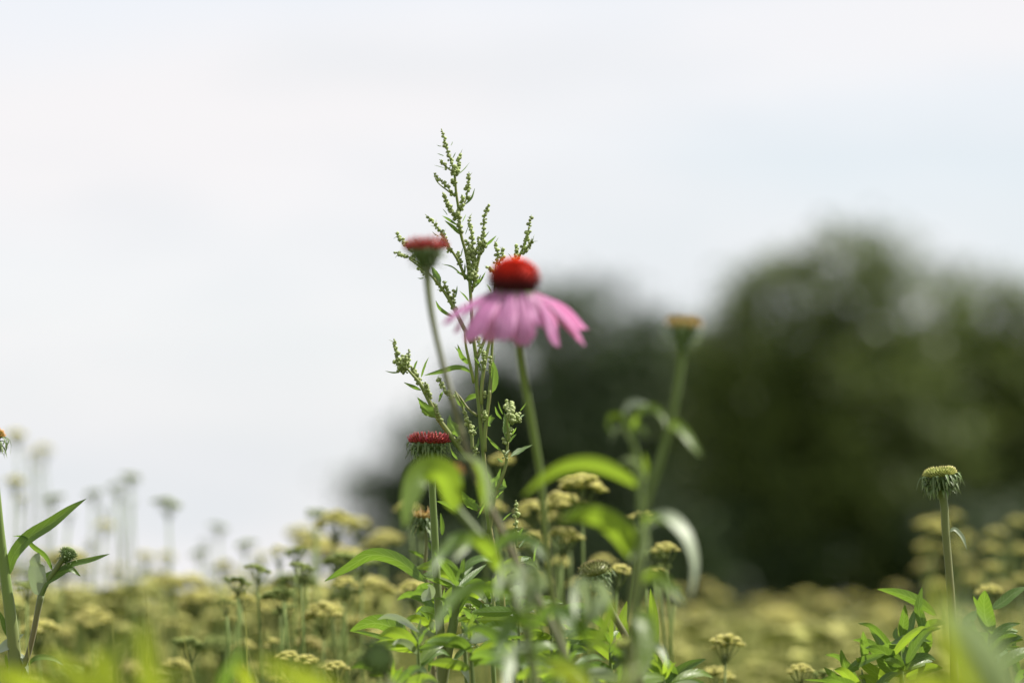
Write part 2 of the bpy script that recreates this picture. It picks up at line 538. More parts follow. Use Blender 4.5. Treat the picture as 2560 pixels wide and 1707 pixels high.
def mat_ground():
    m, N, L = new_mat("meadow_ground")
    out = N.new("ShaderNodeOutputMaterial")
    tc = N.new("ShaderNodeTexCoord")
    n1 = N.new("ShaderNodeTexNoise"); n1.inputs['Scale'].default_value = 0.35; n1.inputs['Detail'].default_value = 6
    n2 = N.new("ShaderNodeTexNoise"); n2.inputs['Scale'].default_value = 9.0; n2.inputs['Detail'].default_value = 8
    L.new(tc.outputs['Object'], n1.inputs['Vector']); L.new(tc.outputs['Object'], n2.inputs['Vector'])
    m1 = N.new("ShaderNodeMixRGB"); m1.inputs[1].default_value = (0.08, 0.12, 0.03, 1); m1.inputs[2].default_value = (0.19, 0.21, 0.065, 1)
    m2 = N.new("ShaderNodeMixRGB"); m2.inputs[2].default_value = (0.07, 0.055, 0.03, 1)
    r = N.new("ShaderNodeMapRange"); r.inputs[1].default_value = 0.5; r.inputs[2].default_value = 0.75; r.inputs[4].default_value = 0.7
    L.new(n1.outputs['Fac'], m1.inputs[0]); L.new(n2.outputs['Fac'], r.inputs[0]); L.new(r.outputs[0], m2.inputs[0]); L.new(m1.outputs[0], m2.inputs[1])
    bp = N.new("ShaderNodeBump"); bp.inputs['Strength'].default_value = 0.6; bp.inputs['Distance'].default_value = 0.05
    L.new(n2.outputs['Fac'], bp.inputs['Height'])
    pr = N.new("ShaderNodeBsdfPrincipled"); pr.inputs['Roughness'].default_value = 0.95
    L.new(m2.outputs[0], pr.inputs['Base Color']); L.new(bp.outputs[0], pr.inputs['Normal'])
    L.new(pr.outputs[0], out.inputs[0])
    return m


# ------------------------------------------------------------------ ground: one sheet to the horizon
def build_ground():
    xs = [-1500, -700, -350, -180, -90, -50, -25, -12, -6, -3, 0, 3, 6, 12, 25, 50, 90, 180, 350, 700, 1500]
    ys = [-300, -100, -40, -15, -5, 0, 3, 6, 10, 16, 25, 40, 60, 90, 140, 220, 400, 800, 1500, 2400]
    g = MB()
    for y in ys:
        for x in xs:
            z = 0.0
            if y > 16 or abs(x) > 12:
                z = 0.10 * math.sin(x * 0.11 + 1) * math.sin(y * 0.07) - 0.05
            g.v.append(Vector((x, y, z)))
            g.at.append((0, 0, 0))
    n = len(xs)
    for j in range(len(ys) - 1):
        for i in range(n - 1):
            a = j * n + i
            g.f.append((a, a + 1, a + n + 1, a + n))
    o = link("ground", g.mesh("ground"), mat_ground())
    structure(o)
    o["label"] = "meadow ground under the wildflowers reaching to the horizon"


build_ground()


# ------------------------------------------------------------------ trees beyond the meadow
def tree(name, label, depth, lobes, mat, trunk_x, group, dens=1.0, seed=1, leaf=0.20):
    R = random.Random(seed)
    base = P(ZOOM['d'][0] + trunk_x / 0.91875, 1400 / 0.91875, depth)
    base.z = -0.05
    root = thing(name, label, "tree" if name.endswith("tree") else "bush", base, group)
    top = max(lobes, key=lambda e: -e[1])
    k = px(depth) / 0.91875
    # trunk and limbs
    t = MB()
    cpts = []
    for (x, y, rx, ry) in lobes:
        c = P(x / 0.91875, y / 0.91875, depth + R.uniform(-0.8, 0.8))
        cpts.append((c, rx * k, ry * k))
    tp = P(top[0] / 0.91875, top[1] / 0.91875, depth)
    H = tp.z
    mid = base.lerp(tp, 0.45) + Vector((R.uniform(-.3, .3), R.uniform(-.3, .3), 0))
    t.tube([base, base.lerp(mid, 0.5) + Vector((R.uniform(-.1, .1), 0, 0)), mid, tp], [0.030 * H, 0.022 * H, 0.015 * H, 0.004 * H], n=14, sides=8)
    part("trunk", t, M['bark'], root)
    for (c, rx, rz) in cpts:
        s = base.lerp(mid, R.uniform(0.35, 0.95))
        b = MB().tube([s, s.lerp(c, 0.5) + Vector((0, 0, 0.25)), c, c + Vector((R.uniform(-.4, .4), R.uniform(-.4, .4), rz * 0.6))], [0.012 * H, 0.008 * H, 0.005 * H, 0.002 * H], n=9, sides=6)
        part("limb", b, M['bark'], root)
    # crown: leaf clumps through the volume of every lobe
    cr = MB()
    for (c, rx, rz) in cpts:
        ry = 0.85 * (rx + rz) / 2
        area = rx * rz
        for _ in range(int(area * 15 * dens) + 14):
            while True:
                q = Vector((R.uniform(-1, 1), R.uniform(-1, 1), R.uniform(-1, 1)))
                if q.length <= 1:
                    break
            q = q.normalized() * (q.length ** 0.45)
            q *= 1 + 0.22 * noise.noise(Vector((q.x * 2.2, q.y * 2.2, q.z * 2.2)) + c)
            cc = c + Vector((q.x * rx, q.y * ry, q.z * rz))
            if cc.z < 0.15:
                continue
            cs = R.uniform(0.28, 0.62)
            stray = R.random() < 0.16
            if stray:
                cc = c + Vector((q.x * rx, q.y * ry, q.z * rz)).normalized() * (Vector((q.x * rx, q.y * ry, q.z * rz)).length + R.uniform(0.2, 0.7))
            for _k in range(int(R.uniform(8, 16) if stray else R.uniform(26, 48))):
                o = Vector((R.gauss(0, 1), R.gauss(0, 1), R.gauss(0, 0.7))) * (cs * 0.5)
                p = cc + o
                if p.z < 0.05:
                    continue
                a = Vector((R.uniform(-1, 1), R.uniform(-1, 1), R.uniform(-1, 0.5))).normalized()
                b = a.orthogonal().normalized()
                b.rotate(Matrix.Rotation(R.uniform(0, 6.28), 3, a))
                L = leaf * R.uniform(0.7, 1.4)
                W = L * 0.30
                i0 = len(cr.v)
                rn = R.random()
                cr.v += [p, p + a * L * 0.5 + b * W, p + a * L, p + a * L * 0.5 - b * W]
                cr.at += [(0, 0, rn), (1, .5, rn), (0, 1, rn), (-1, .5, rn)]
                cr.f.append((i0, i0 + 1, i0 + 2, i0 + 3))
    part("crown", cr, mat, root)
    return root


TG = "trees at the far edge of the meadow"
tree("broadleaf_tree", "tallest tree with a pointed dark green crown beyond the meadow", 88,
     [(1925, 710, 150, 190), (1790, 800, 180, 210), (2050, 770, 160, 200), (1690, 870, 120, 190), (1900, 960, 260, 240), (1730, 980, 170, 230), (2060, 1020, 200, 240), (1880, 1180, 300, 230)],
     M['tree_leaf'], 1915, TG, 1.55, 11)
tree("broadleaf_tree", "broad rounded tree beside the tallest one, with olive upper leaves", 91,
     [(2230, 790, 160, 190), (2380, 830, 170, 200), (2180, 900, 150, 200), (2300, 1010, 220, 240), (2450, 1000, 200, 260), (2280, 1200, 280, 230)],
     M['tree_leaf'], 2290, TG, 1.55, 12)
tree("broadleaf_tree", "lower round tree rising behind the pink coneflower's petals", 93,
     [(1365, 835, 135, 195), (1255, 860, 140, 210), (1470, 890, 110, 180), (1450, 960, 150, 190), (1330, 1060, 210, 230), (1180, 1010, 130, 180), (1400, 1200, 240, 220)],
     M['tree_leaf2'], 1345, TG, 1.55, 13)
tree("broadleaf_tree", "small dark tree filling the dip between two bigger crowns", 95,
     [(1580, 960, 130, 190), (1660, 900, 120, 190), (1520, 1060, 140, 200), (1640, 1120, 200, 240), (1560, 1240, 200, 190)],
     M['tree_leaf2'], 1600, TG, 1.55, 14)
tree("broadleaf_tree", "low sloping tree at the open end of the tree row", 92,
     [(1090, 1010, 120, 150), (990, 1100, 120, 150), (890, 1180, 100, 120), (1120, 1180, 140, 170), (930, 1210, 90, 120), (1030, 1290, 150, 130)],
     M['tree_leaf2'], 1050, TG, 1.55, 15)
SG = "dark bushes under the far trees"
for i, (bx, by, rx, ry) in enumerate([(900, 1330, 90, 90), (1120, 1330, 130, 110), (1330, 1320, 150, 120), (1530, 1320, 150, 130), (1740, 1300, 170, 140),
                                      (1950, 1300, 170, 140), (2160, 1300, 170, 140), (2370, 1290, 180, 150), (2560, 1290, 180, 150), (2760, 1280, 180, 160)]):
    tree("bush", "dark green bush filling the shade under the far trees", 86 + (i % 3), [(bx, by, rx, ry), (bx + 40, by - 30, rx * .7, ry * .8)], M['tree_leaf2'], bx, SG, 1.0, 40 + i)
for i, (bx, d, w) in enumerate([(1250, 100, 260), (1600, 101, 280), (1980, 102, 300), (2380, 101, 300), (2760, 99, 280), (3050, 97, 260)]):
    tree("broadleaf_tree", "dark tree standing in the second row behind the other crowns", d,
         [(bx, 1010 - (i > 1) * 60, w * .7, 210), (bx - w * .5, 1130, w * .6, 200), (bx + w * .5, 1130, w * .6, 210), (bx, 1260, w, 160)], M['tree_leaf2'], bx, "trees of the hidden second row", 1.1, 60 + i)


# ------------------------------------------------------------------ profiles
def lance(v):          # pointed leaf, widest below the middle
    return (max(0.0, v) ** 0.62) * (max(0.0, 1 - v) ** 0.92) / 0.524 * 0.98 + 0.02


def ovate(v):
    return (max(0.0, v) ** 0.45) * (max(0.0, 1 - v) ** 0.75) / 0.535 * 0.98 + 0.02


def linear(v):
    return min(1.0, v * 5 + 0.25) * min(1.0, (1 - v) * 2.6) * 0.97 + 0.03


def rhomb(v):
    return (min(v / 0.38, 1.0) ** 0.8) * (min((1 - v) / 0.62, 1.0) ** 0.95) * 0.97 + 0.03


def petalp(v):
    return 0.34 + 0.66 * math.sin(min(1.0, v * 1.25) * math.pi / 2) - (0.30 * max(0, v - 0.8) / 0.2)


PROF = {'L': lance, 'O': ovate, 'N': linear, 'R': rhomb}


def leaf(root, z, pts, w, d, dz=0.0, prof='L', tilt=0.5, fold=0.25, mat='cleaf', wav=0.06, serr=0.0, teeth=7, label=None, parent=None, name="leaf"):
    """w is the drawn width in the pixels of crop z"""
    ox, oy, s = ZOOM[z]
    hw = 0.5 * w / s * px(d) / max(0.35, math.cos(tilt)) / max(0.5, math.cos(fold))
    mb = MB().blade(ZP(z, pts, d, dz), hw, n=18, prof=PROF[prof], fold=fold, cols=7, tilt=tilt, wav=wav, serr=serr, teeth=teeth)
    return part(name, mb, M[mat], root, parent, label=label)


def to_ground(pts, sway=0.03):
    """carry a traced stem on down to the soil"""
    p, q = pts[-1], pts[-2]
    d = (p - q).normalized()
    h = p.z
    run = Vector((d.x, 0, 0)) * 0.25 * h
    run.x = max(-0.12, min(0.12, run.x))
    foot = Vector((p.x + run.x, p.y + RND.uniform(-sway, sway), -0.02))
    m1 = p.lerp(foot, 0.4) + Vector((run.x * 0.25, 0, 0))
    return pts + [m1, foot]


# ------------------------------------------------------------------ coneflower heads
def head(root, at, axis, R, H, spine_mat, spines=170, spine_len=0.004, spine_r=0.0006, bract_rows=3, bracts=22, bract_len=0.009,
         bract_curl=1.0, petals=None, rays=None, shape='dome', tilt_spin=0.0, name="flower_head", label=None, bowl=None):
    axis = Vector(axis).normalized()
    rot = axis.to_track_quat('Z', 'Y').to_matrix()
    # keep local x close to world x
    xl = rot @ Vector((1, 0, 0)); yl = rot @ Vector((0, 1, 0))
    ang = math.atan2(-(yl.x), xl.x) if abs(xl.x) + abs(yl.x) > 1e-6 else 0
    Mx = Matrix.Translation(at) @ (rot @ Matrix.Rotation(ang, 3, 'Z')).to_4x4()
    M3 = Mx.to_3x3()

    def surf(f):
        """profile, f from 0 (rim, bottom) to 1 (top)"""
        if shape == 'dome':
            a = -0.55 + f * (math.pi / 2 + 0.55)
            return R * math.cos(a) ** 0.85 if math.cos(a) > 0 else 0.0, H * (math.sin(a) + 0.52) / 1.52
        a = f * math.pi / 2                      # flat disc with rounded shoulder
        return R * (1 - f ** 2.6) ** 0.6 if f < 1 else 0.0, H * (1 - (1 - f) ** 2.0)

    prof = [surf(i / 9) for i in range(10)]
    prof = [(R * 0.30, -H * 0.15)] + [(r * 0.96 + 1e-5, z) for r, z in prof]
    cone = MB().lathe(prof, Mx, 18)
    for i in range(spines):
        f = (i + 0.5) / spines
        # even by area on the profile
        r, zz = surf(f ** 0.62 if shape == 'dome' else 1 - (1 - f) ** 0.5)
        ff = f ** 0.62 if shape == 'dome' else 1 - (1 - f) ** 0.5
        r2, z2 = surf(min(1, ff + 0.02))
        th = i * 2.399963 + tilt_spin
        nr = Vector((z2 - zz, 0, r - r2))
        nr = nr.normalized() if nr.length > 1e-9 else Vector((0, 0, 1))
        nrm = Vector((math.cos(th) * nr.x, math.sin(th) * nr.x, nr.z + 0.35)).normalized()
        p = Vector((math.cos(th) * r, math.sin(th) * r, zz))
        cone.spike(Mx @ p, M3 @ nrm, spine_len * RND.uniform(0.8, 1.15), spine_r, 4, y=zz / H)
    ho = part(name, cone, M[spine_mat], root, label=label)
    # receptacle under the head + recurved green bracts
    if bract_rows:
        br = MB()
        rr = R * 0.92
        depth = bowl or bract_len * 0.75
        br.lathe([(0.0018, -depth * 1.35), (rr * 0.45, -depth * 0.95), (rr * 0.86, -depth * 0.35), (rr * 0.98, 0.0), (rr * 0.6, 0.0012)], Mx, 16)
        for row in range(bract_rows):
            fr = row / max(1, bract_rows - 1)
            for k in range(bracts):
                th = 2 * math.pi * (k + 0.5 * row + RND.uniform(-.25, .25)) / bracts
                r0 = rr * (0.98 - 0.42 * fr)
                z0 = -depth * (0.05 + 0.85 * fr)
                rad = Vector((math.cos(th), math.sin(th), 0))
                L = bract_len * RND.uniform(0.6, 1.3)
                bract_c = bract_curl * RND.uniform(0.5, 1.3)
                up = (0.75 - 1.5 * fr * bract_curl) * RND.uniform(0.6, 1.2)
                p0 = rad * (r0 * 0.9) + Vector((0, 0, z0))
                p1 = rad * (r0 + L * 0.34) + Vector((0, 0, z0 + L * 0.18 * up))
                p2 = rad * (r0 + L * 0.52) + Vector((0, 0, z0 - L * 0.30 * bract_c + L * 0.2 * (1 - fr)))
                p3 = rad * (r0 + L * 0.55 * RND.uniform(0.6, 1.5)) + Vector((0, 0, z0 - L * 0.78 * bract_c))
                tg = Vector((-math.sin(th), math.cos(th), 0))
                br.blade([Mx @ p0, Mx @ p1, Mx @ p2, Mx @ p3], L * 0.14, side=M3 @ tg, n=6, prof=lance, cols=3, fold=0.3)
        part("bract_collar", br, M['bract'], root, ho)
    if petals:
        for (phi, a0, a1, L, w) in petals:
            th = math.radians(phi)
            rad = Vector((math.cos(th), math.sin(th), 0))
            tg = Vector((-math.sin(th), math.cos(th), 0))
            pts = [rad * (R * 0.80) + Vector((0, 0, 0.0004))]
            n = 6
            for i in range(n):
                a = math.radians(a0 + (a1 - a0) * ((i + 0.5) / n))
                pts.append(pts[-1] + (rad * math.cos(a) - Vector((0, 0, 1)) * math.sin(a)) * (L / n) + tg * RND.uniform(-.0004, .0004))
            pb = MB().blade([Mx @ p for p in pts], w * 0.60, side=M3 @ (tg + rad * RND.uniform(-.12, .12) + Vector((0, 0, RND.uniform(-.2, .2)))), n=18, prof=petalp, cols=9, fold=-0.12, ridge=0.10, notch=w * 0.30, wav=0.14)
            part("petal", pb, M['petal'], root, ho)
    if rays:
        n, L, lift, rmat = rays
        for k in range(n):
            th = 2 * math.pi * (k + RND.uniform(-.2, .2)) / n
            rad = Vector((math.cos(th), math.sin(th), 0))
            tg = Vector((-math.sin(th), math.cos(th), 0))
            LL = L * RND.uniform(0.75, 1.2)
            lf = math.radians(lift + RND.uniform(-14, 14))
            p0 = rad * (R * 0.93)
            p1 = p0 + (rad * math.cos(lf * .7) + Vector((0, 0, math.sin(lf * .7)))) * LL * 0.5
            p2 = p0 + (rad * math.cos(lf) + Vector((0, 0, math.sin(lf)))) * LL
            rb = MB().blade([Mx @ p0, Mx @ p1, Mx @ p2], L * 0.13, side=M3 @ tg, n=6, prof=linear, cols=3, fold=0.7)
            part("ray_stub", rb, M[rmat], root, ho)
    return ho


def stem_part(root, pts, rad, mat='stem', n=44, sides=10, name="stem"):
    return part(name, MB().tube(pts, rad, n=n, sides=sides), M[mat], root)


CG = "coneflowers in the clump"


def base_of(pts):
    b = pts[-1].copy()
    b.z = 0.0
    return b


# --- A: the pink coneflower in bloom
dA = 2.02
sA = to_ground(ZP('d', [(1182, 690), (1186, 740), (1197, 830), (1212, 920), (1228, 1010), (1241, 1090), (1250, 1200), (1258, 1290), (1276, 1400), (1300, 1510)], dA, 0.05))
A = thing("coneflower", "pink coneflower in bloom with drooping petals and a domed red cone", "flower", base_of(sA))
stem_part(A, sA, [0.0022, 0.0019, 0.0018, 0.0018, 0.0018, 0.0017, 0.0016, 0.0016, 0.0017, 0.0018, 0.002, 0.002], 'stem', n=60)
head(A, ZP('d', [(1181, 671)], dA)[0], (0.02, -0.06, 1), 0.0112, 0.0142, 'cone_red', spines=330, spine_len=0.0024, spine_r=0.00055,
     bract_rows=2, bracts=18, bract_len=0.006,
     petals=[(178, 13, 44, .036, .0084), (200, 22, 58, .037, .0092), (222, 30, 66, .033, .0088), (243, 40, 80, .031, .0086), (258, 48, 88, .025, .0080), (276, 44, 78, .020, .0084),
             (296, 42, 82, .030, .0080), (316, 44, 84, .0300, .0086), (338, 28, 60, .037, .0098), (355, 12, 46, .037, .0104),
             (18, 18, 52, .031, .0088), (60, 34, 76, .029, .0084), (92, 44, 88, .028, .008), (120, 38, 80, .030, .0084), (150, 26, 68, .029, .0086)])

# --- B: tall dark seed head in front of the goosefoot
dB = 2.06
sB = to_ground(ZP('d', [(980, 592), (982, 640), (988, 700), (1001, 770), (1020, 845), (1043, 930), (1065, 1010), (1086, 1070), (1112, 1135), (1150, 1215), (1192, 1300), (1245, 1395), (1285, 1475)], dB, -0.06))
B = thing("coneflower", "tall bent-stemmed coneflower head without petals, dark green with a flat red top", "flower", base_of(sB))
stem_part(B, sB, [0.0026, 0.0018, 0.0015, 0.0014, 0.0015, 0.0016, 0.0017, 0.0018, 0.002, 0.002, 0.0022], 'stem_purple', n=60)
head(B, ZP('d', [(979, 573)], dB)[0], (-0.02, -0.02, 1), 0.0086, 0.0046, 'cone_pink', spines=120, spine_len=0.0030, spine_r=0.0005, shape='disc',
     bract_rows=5, bracts=20, bract_len=0.0052, bract_curl=0.45, bowl=0.0085, rays=(18, 0.0046, 42, 'ray_red'))

# --- C: the sharp head with red ray stubs, and its leaves
dC = 2.40
sC = to_ground(ZP('d', [(988, 1046), (991, 1090), (993, 1130), (998, 1220), (1002, 1310), (1008, 1400), (1013, 1480), (1016, 1568)], dC))
C_ = thing("coneflower", "coneflower head fringed with short red ray stubs and shaggy green bracts", "flower", base_of(sC))
stem_part(C_, sC, [0.0030, 0.0020, 0.0020, 0.0021, 0.0023, 0.0025, 0.0027, 0.003, 0.003], 'stem', n=50, sides=12)
head(C_, ZP('r3', [(680, 615)], dC)[0], (0.015, -0.05, 1), 0.0098, 0.0042, 'cone_pink', spines=190, spine_len=0.0028, spine_r=0.00045, shape='disc',
     bract_rows=5, bracts=22, bract_len=0.0076, bract_curl=0.8, bowl=0.0082, rays=(19, 0.0062, 58, 'ray_red'))
for a in [('q1', [(960, 1020), (800, 880), (520, 690), (160, 630), (-150, 800), (-520, 1010)], 290, 2.39, 0.03, 'L', 0.35),
          ('q2', [(720, 1120), (640, 900), (420, 730), (180, 690), (-150, 800)], 300, 2.38, 0.03, 'O', 0.55),
          ('q2', [(720, 1120), (600, 1010), (330, 900), (60, 830), (-160, 800)], 110, 2.41, 0.02, 'L', 0.2),
          ('r3', [(1000, 1330), (930, 1250), (850, 1215), (750, 1185)], 88, 2.42, 0.02, 'L', 0.35),
          ('r3', [(805, 1520), (806, 1420), (790, 1300)], 62, 2.41, 0.0, 'L', 0.2),
          ('q1', [(1370, 1085), (1200, 1030), (1020, 970), (880, 915)], 110, 2.39, 0.0, 'L', 0.8),
          ('q2', [(900, 330), (1010, 250), (1040, 180), (1010, 110)], 170, 2.37, -0.02, 'O', 0.6),
          ('q2', [(1010, 640), (960, 560), (870, 500)], 45, 2.40, 0.0, 'N', 0.4),
          ('q2', [(1290, 560), (1400, 480), (1560, 250), (1640, 190)], 70, 2.40, 0.0, 'N', 0.4),
          ('q2', [(1380, 1240), (1470, 1130), (1560, 1050), (1690, 1010)], 120, 2.42, 0.01, 'L', 0.5),
          ('q2', [(1360, 1210), (1480, 1330), (1560, 1440), (1600, 1600)], 90, 2.39, 0.0, 'N', 0.7),
          ('q2', [(1010, 1400), (1060, 1200), (1130, 1010)], 90, 2.41, 0.0, 'L', 0.6)]:
    pale = a[1][0] == (900, 330) or a[1][0] == (1360, 1210)
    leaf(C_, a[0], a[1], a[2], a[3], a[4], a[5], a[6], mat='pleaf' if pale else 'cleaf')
# second stem of that plant, carrying a leaf rosette
s2 = to_ground(ZP('q2', [(1440, 130), (1420, 280), (1390, 480), (1370, 700), (1330, 900), (1300, 1100), (1250, 1350)], 2.40))
C2 = thing("coneflower", "leafy coneflower shoot with a dark stem close beside the red-fringed head's stem", "flower", base_of(s2))
stem_part(C2, s2, [0.0036, 0.0028, 0.0027, 0.0027, 0.0027, 0.003, 0.003], 'stem', n=40, sides=10)
for a in [('q2', [(1440, 170), (1560, 60), (1700, -60), (1860, -180)], 130, 2.41, 0.02, 'L', 0.4, 'cleaf'),
          ('q2', [(1420, 150), (1300, -60), (1180, -220), (1090, -360)], 150, 2.38, -0.03, 'L', 0.5, 'cleaf'),
          ('q2', [(1450, 150), (1430, 40), (1480, -120), (1500, -260)], 70, 2.40, 0.0, 'L', 0.3, 'cleaf'),
          ('q2', [(1430, 130), (1420, 80), (1450, 40), (1500, 60)], 90, 2.37, -0.01, 'L', 0.7, 'cleaf'),
          ('q2', [(1400, 600), (1500, 430), (1590, 260), (1680, 120)], 90, 2.40, 0.0, 'L', 0.5, 'cleaf'),
          ('q2', [(1330, 620), (1300, 430), (1200, 330), (1080, 330)], 80, 2.38, -0.01, 'L', 0.5, 'cleaf')]:
    leaf(C2, *a[:6], tilt=a[6], mat=a[7])

# --- D: small cream-rayed head behind C
dD = 2.53
sD = to_ground(ZP('q1', [(925, 110), (960, 230), (975, 400), (965, 600), (955, 800), (975, 1000)], dD))
D_ = thing("coneflower", "small coneflower head with upright cream ray stubs beside the thick stem", "flower", base_of(sD))
stem_part(D_, sD, [0.0018, 0.0011, 0.0011, 0.0012, 0.0014, 0.002, 0.002], 'stem_purple', n=40, sides=8)
head(D_, ZP('q1', [(925, 85)], dD)[0], (0.06, -0.05, 1), 0.0050, 0.0028, 'cone_orange', spines=80, spine_len=0.002, spine_r=0.0004, shape='disc',
     bract_rows=4, bracts=13, bract_len=0.0075, bract_curl=1.0, rays=(9, 0.0068, 78, 'ray_cream'))
for a in [([(960, 420), (1010, 480), (1040, 570)], 45, 0.3), ([(1000, 690), (860, 620), (690, 550)], 50, 0.6), ([(970, 400), (1020, 390), (1090, 430)], 30, 0.5)]:
    leaf(D_, 'q1', a[0], a[1], dD, 0.0, 'N', a[2])

# --- E: blurred brown head with broad leaves close in front
dE = 1.97
sE = to_ground(ZP('d', [(1030, 1092), (1038, 1130), (1052, 1170), (1080, 1205), (1110, 1240), (1160, 1330), (1200, 1430), (1230, 1568)], dE, -0.02))
E_ = thing("coneflower", "blurred brown-topped coneflower head framed by broad bright green leaves", "flower", base_of(sE))
stem_part(E_, sE, [0.0032, 0.0022, 0.0019, 0.0018, 0.0019, 0.002, 0.0022, 0.0024, 0.003], 'stem', n=50)
head(E_, ZP('d', [(1030, 1086)], dE)[0], (0.05, -0.1, 1), 0.0056, 0.0030, 'cone_orange', spines=90, spine_len=0.0022, spine_r=0.0004, shape='disc',
     bract_rows=3, bracts=16, bract_len=0.0055, bract_curl=0.6)
for a in [([(1045, 1175), (1015, 1085), (965, 1085), (940, 1140), (928, 1215)], 72, 'O', 0.35, 'nleaf', -0.03),
          ([(1120, 1175), (1112, 1120), (1105, 1085), (1085, 1062)], 40, 'L', 0.4, 'nleaf', 0.0),
          ([(1120, 1180), (1118, 1110), (1095, 1058), (1050, 1045)], 26, 'L', 0.9, 'pleaf', -0.02),
          ([(1110, 1240), (1060, 1235), (1010, 1270), (985, 1330)], 40, 'L', 0.5, 'cleaf', -0.04),
          ([(1160, 1330), (1110, 1250), (1080, 1240), (1040, 1290)], 46, 'L', 0.4, 'nleaf', -0.05),
          ([(1125, 1265), (1180, 1235), (1230, 1250), (1250, 1290)], 40, 'L', 0.5, 'cleaf', -0.02),
          ([(1180, 1370), (1100, 1350), (1030, 1385), (990, 1450)], 48, 'L', 0.6, 'cleaf', -0.06)]:
    leaf(E_, 'd', a[0], a[1], 1.95, a[5], a[2], a[3], mat=a[4])

# --- F: tall head on the right of the clump with curled leaves
dF = 1.86
sF = to_ground(ZP('d', [(1571, 760), (1570, 790), (1562, 850), (1551, 920), (1535, 990), (1512, 1070), (1490, 1135), (1474, 1195), (1462, 1280), (1455, 1400), (1450, 1568)], dF))
F_ = thing("coneflower", "slender coneflower with a flat orange-topped head and arching, curling leaves", "flower", base_of(sF))
stem_part(F_, sF, [0.0020, 0.0015, 0.0014, 0.0014, 0.0015, 0.0016, 0.0018, 0.002, 0.0022, 0.0026], 'stem', n=60)
head(F_, ZP('d', [(1570, 750)], dF)[0], (0.05, -0.04, 1), 0.0068, 0.0032, 'cone_orange', spines=80, spine_len=0.002, spine_r=0.0004, shape='disc',
     bract_rows=5, bracts=14, bract_len=0.0060, bract_curl=0.5, bowl=0.0085, rays=(15, 0.0036, 50, 'ray_cream'))
sF2 = to_ground(ZP('d', [(1448, 985), (1458, 1030), (1468, 1100), (1472, 1180), (1470, 1260), (1466, 1350), (1452, 1450), (1445, 1568)], dF - 0.01))
part("side_shoot", MB().tube(sF2, [0.0010, 0.0013, 0.0015, 0.0017, 0.0019, 0.002, 0.0022], n=50, sides=8), M['stem'], F_)
for (pts, w, pr, ti, mt, dz) in [
        ([(1470, 1120), (1425, 1090), (1360, 1066), (1300, 1072), (1240, 1105), (1200, 1140)], 48, 'L', 0.45, 'nleaf', 0.0),
        ([(1448, 990), (1470, 945), (1500, 938), (1520, 955), (1530, 985)], 26, 'L', 0.6, 'nleaf', -0.02),
        ([(1448, 985), (1436, 950), (1455, 930), (1490, 928)], 26, 'L', 1.0, 'pleaf', -0.02),
        ([(1446, 990), (1425, 958), (1402, 960), (1396, 980), (1408, 1000)], 20, 'L', 0.9, 'nleaf', -0.02),
        ([(1448, 1010), (1430, 985), (1412, 992), (1402, 1012)], 18, 'L', 1.0, 'pleaf', -0.02),
        ([(1450, 1020), (1456, 990), (1475, 985), (1486, 1005)], 18, 'L', 0.9, 'nleaf', -0.02),
        ([(1537, 985), (1550, 975), (1572, 995), (1592, 1025), (1612, 1048)], 32, 'L', 0.6, 'nleaf', -0.02),
        ([(1470, 1130), (1462, 1080), (1445, 1058), (1425, 1060)], 30, 'L', 1.0, 'pleaf', -0.02),
        ([(1478, 1110), (1482, 1070), (1478, 1040)], 20, 'L', 0.5, 'nleaf', 0.0),
        ([(1465, 1290), (1430, 1230), (1380, 1190), (1330, 1180), (1285, 1195)], 62, 'O', 0.4, 'nleaf', -0.02),
        ([(1470, 1250), (1490, 1205), (1530, 1190), (1570, 1225), (1592, 1290), (1585, 1370)], 40, 'L', 0.95, 'pleaf', -0.03),
        ([(1468, 1240), (1478, 1200), (1500, 1190), (1540, 1205)], 24, 'L', 0.5, 'nleaf', -0.02),
        ([(1465, 1300), (1480, 1250), (1478, 1220), (1465, 1205)], 24, 'L', 0.9, 'pleaf', -0.02),
        ([(1462, 1340), (1500, 1325), (1540, 1350), (1572, 1392)], 44, 'L', 0.5, 'nleaf', -0.02),
        ([(1465, 1330), (1468, 1290), (1460, 1270), (1448, 1285)], 24, 'L', 0.95, 'pleaf', -0.02),
        ([(1455, 1400), (1475, 1420), (1482, 1480), (1470, 1560)], 60, 'O', 0.4, 'nleaf', -0.03)]:
    leaf(F_, 'd', pts, w, dF, dz, pr, ti, mat=mt)

# --- G: lone sharp seed head on the right
dG = 2.40
sG = to_ground(ZP('d', [(2160, 1120), (2167, 1150), (2172, 1220), (2179, 1300), (2186, 1390), (2190, 1470), (2192, 1568)], dG))
G_ = thing("coneflower", "lone coneflower seed head with a pale yellow disc and drooping bracts on a hairy stem", "flower", base_of(sG))
stem_part(G_, sG, [0.0028, 0.0023, 0.0022, 0.0022, 0.0022, 0.0024, 0.0028, 0.003], 'stem_purple', n=50, sides=12)
hairs = MB()
CG_ = spline(sG, 260)
for i in range(5, 150):
    for _ in range(9):
        a = RND.uniform(0, 6.28)
        dirn = Vector((math.cos(a), math.sin(a), RND.uniform(-0.3, 0.1)))
        hairs.spike(CG_[i] + Vector((dirn.x, dirn.y, 0)) * 0.0021, dirn, RND.uniform(0.0005, 0.0011), 0.00008, 3)
part("stem_hair", hairs, M['cone_green'], G_, kind="stuff")
head(G_, ZP('d', [(2159, 1092)], dG)[0], (-0.12, -0.10, 1), 0.0080, 0.0034, 'cone_yellow', spines=230, spine_len=0.0022, spine_r=0.00045, shape='disc',
     bract_rows=6, bracts=19, bract_len=0.0078, bract_curl=0.8, bowl=0.0078)
leaf(G_, 'd', [(2180, 1222), (2190, 1215), (2207, 1228), (2221, 1262)], 9, dG, 0, 'N', 0.5, mat='pleaf')

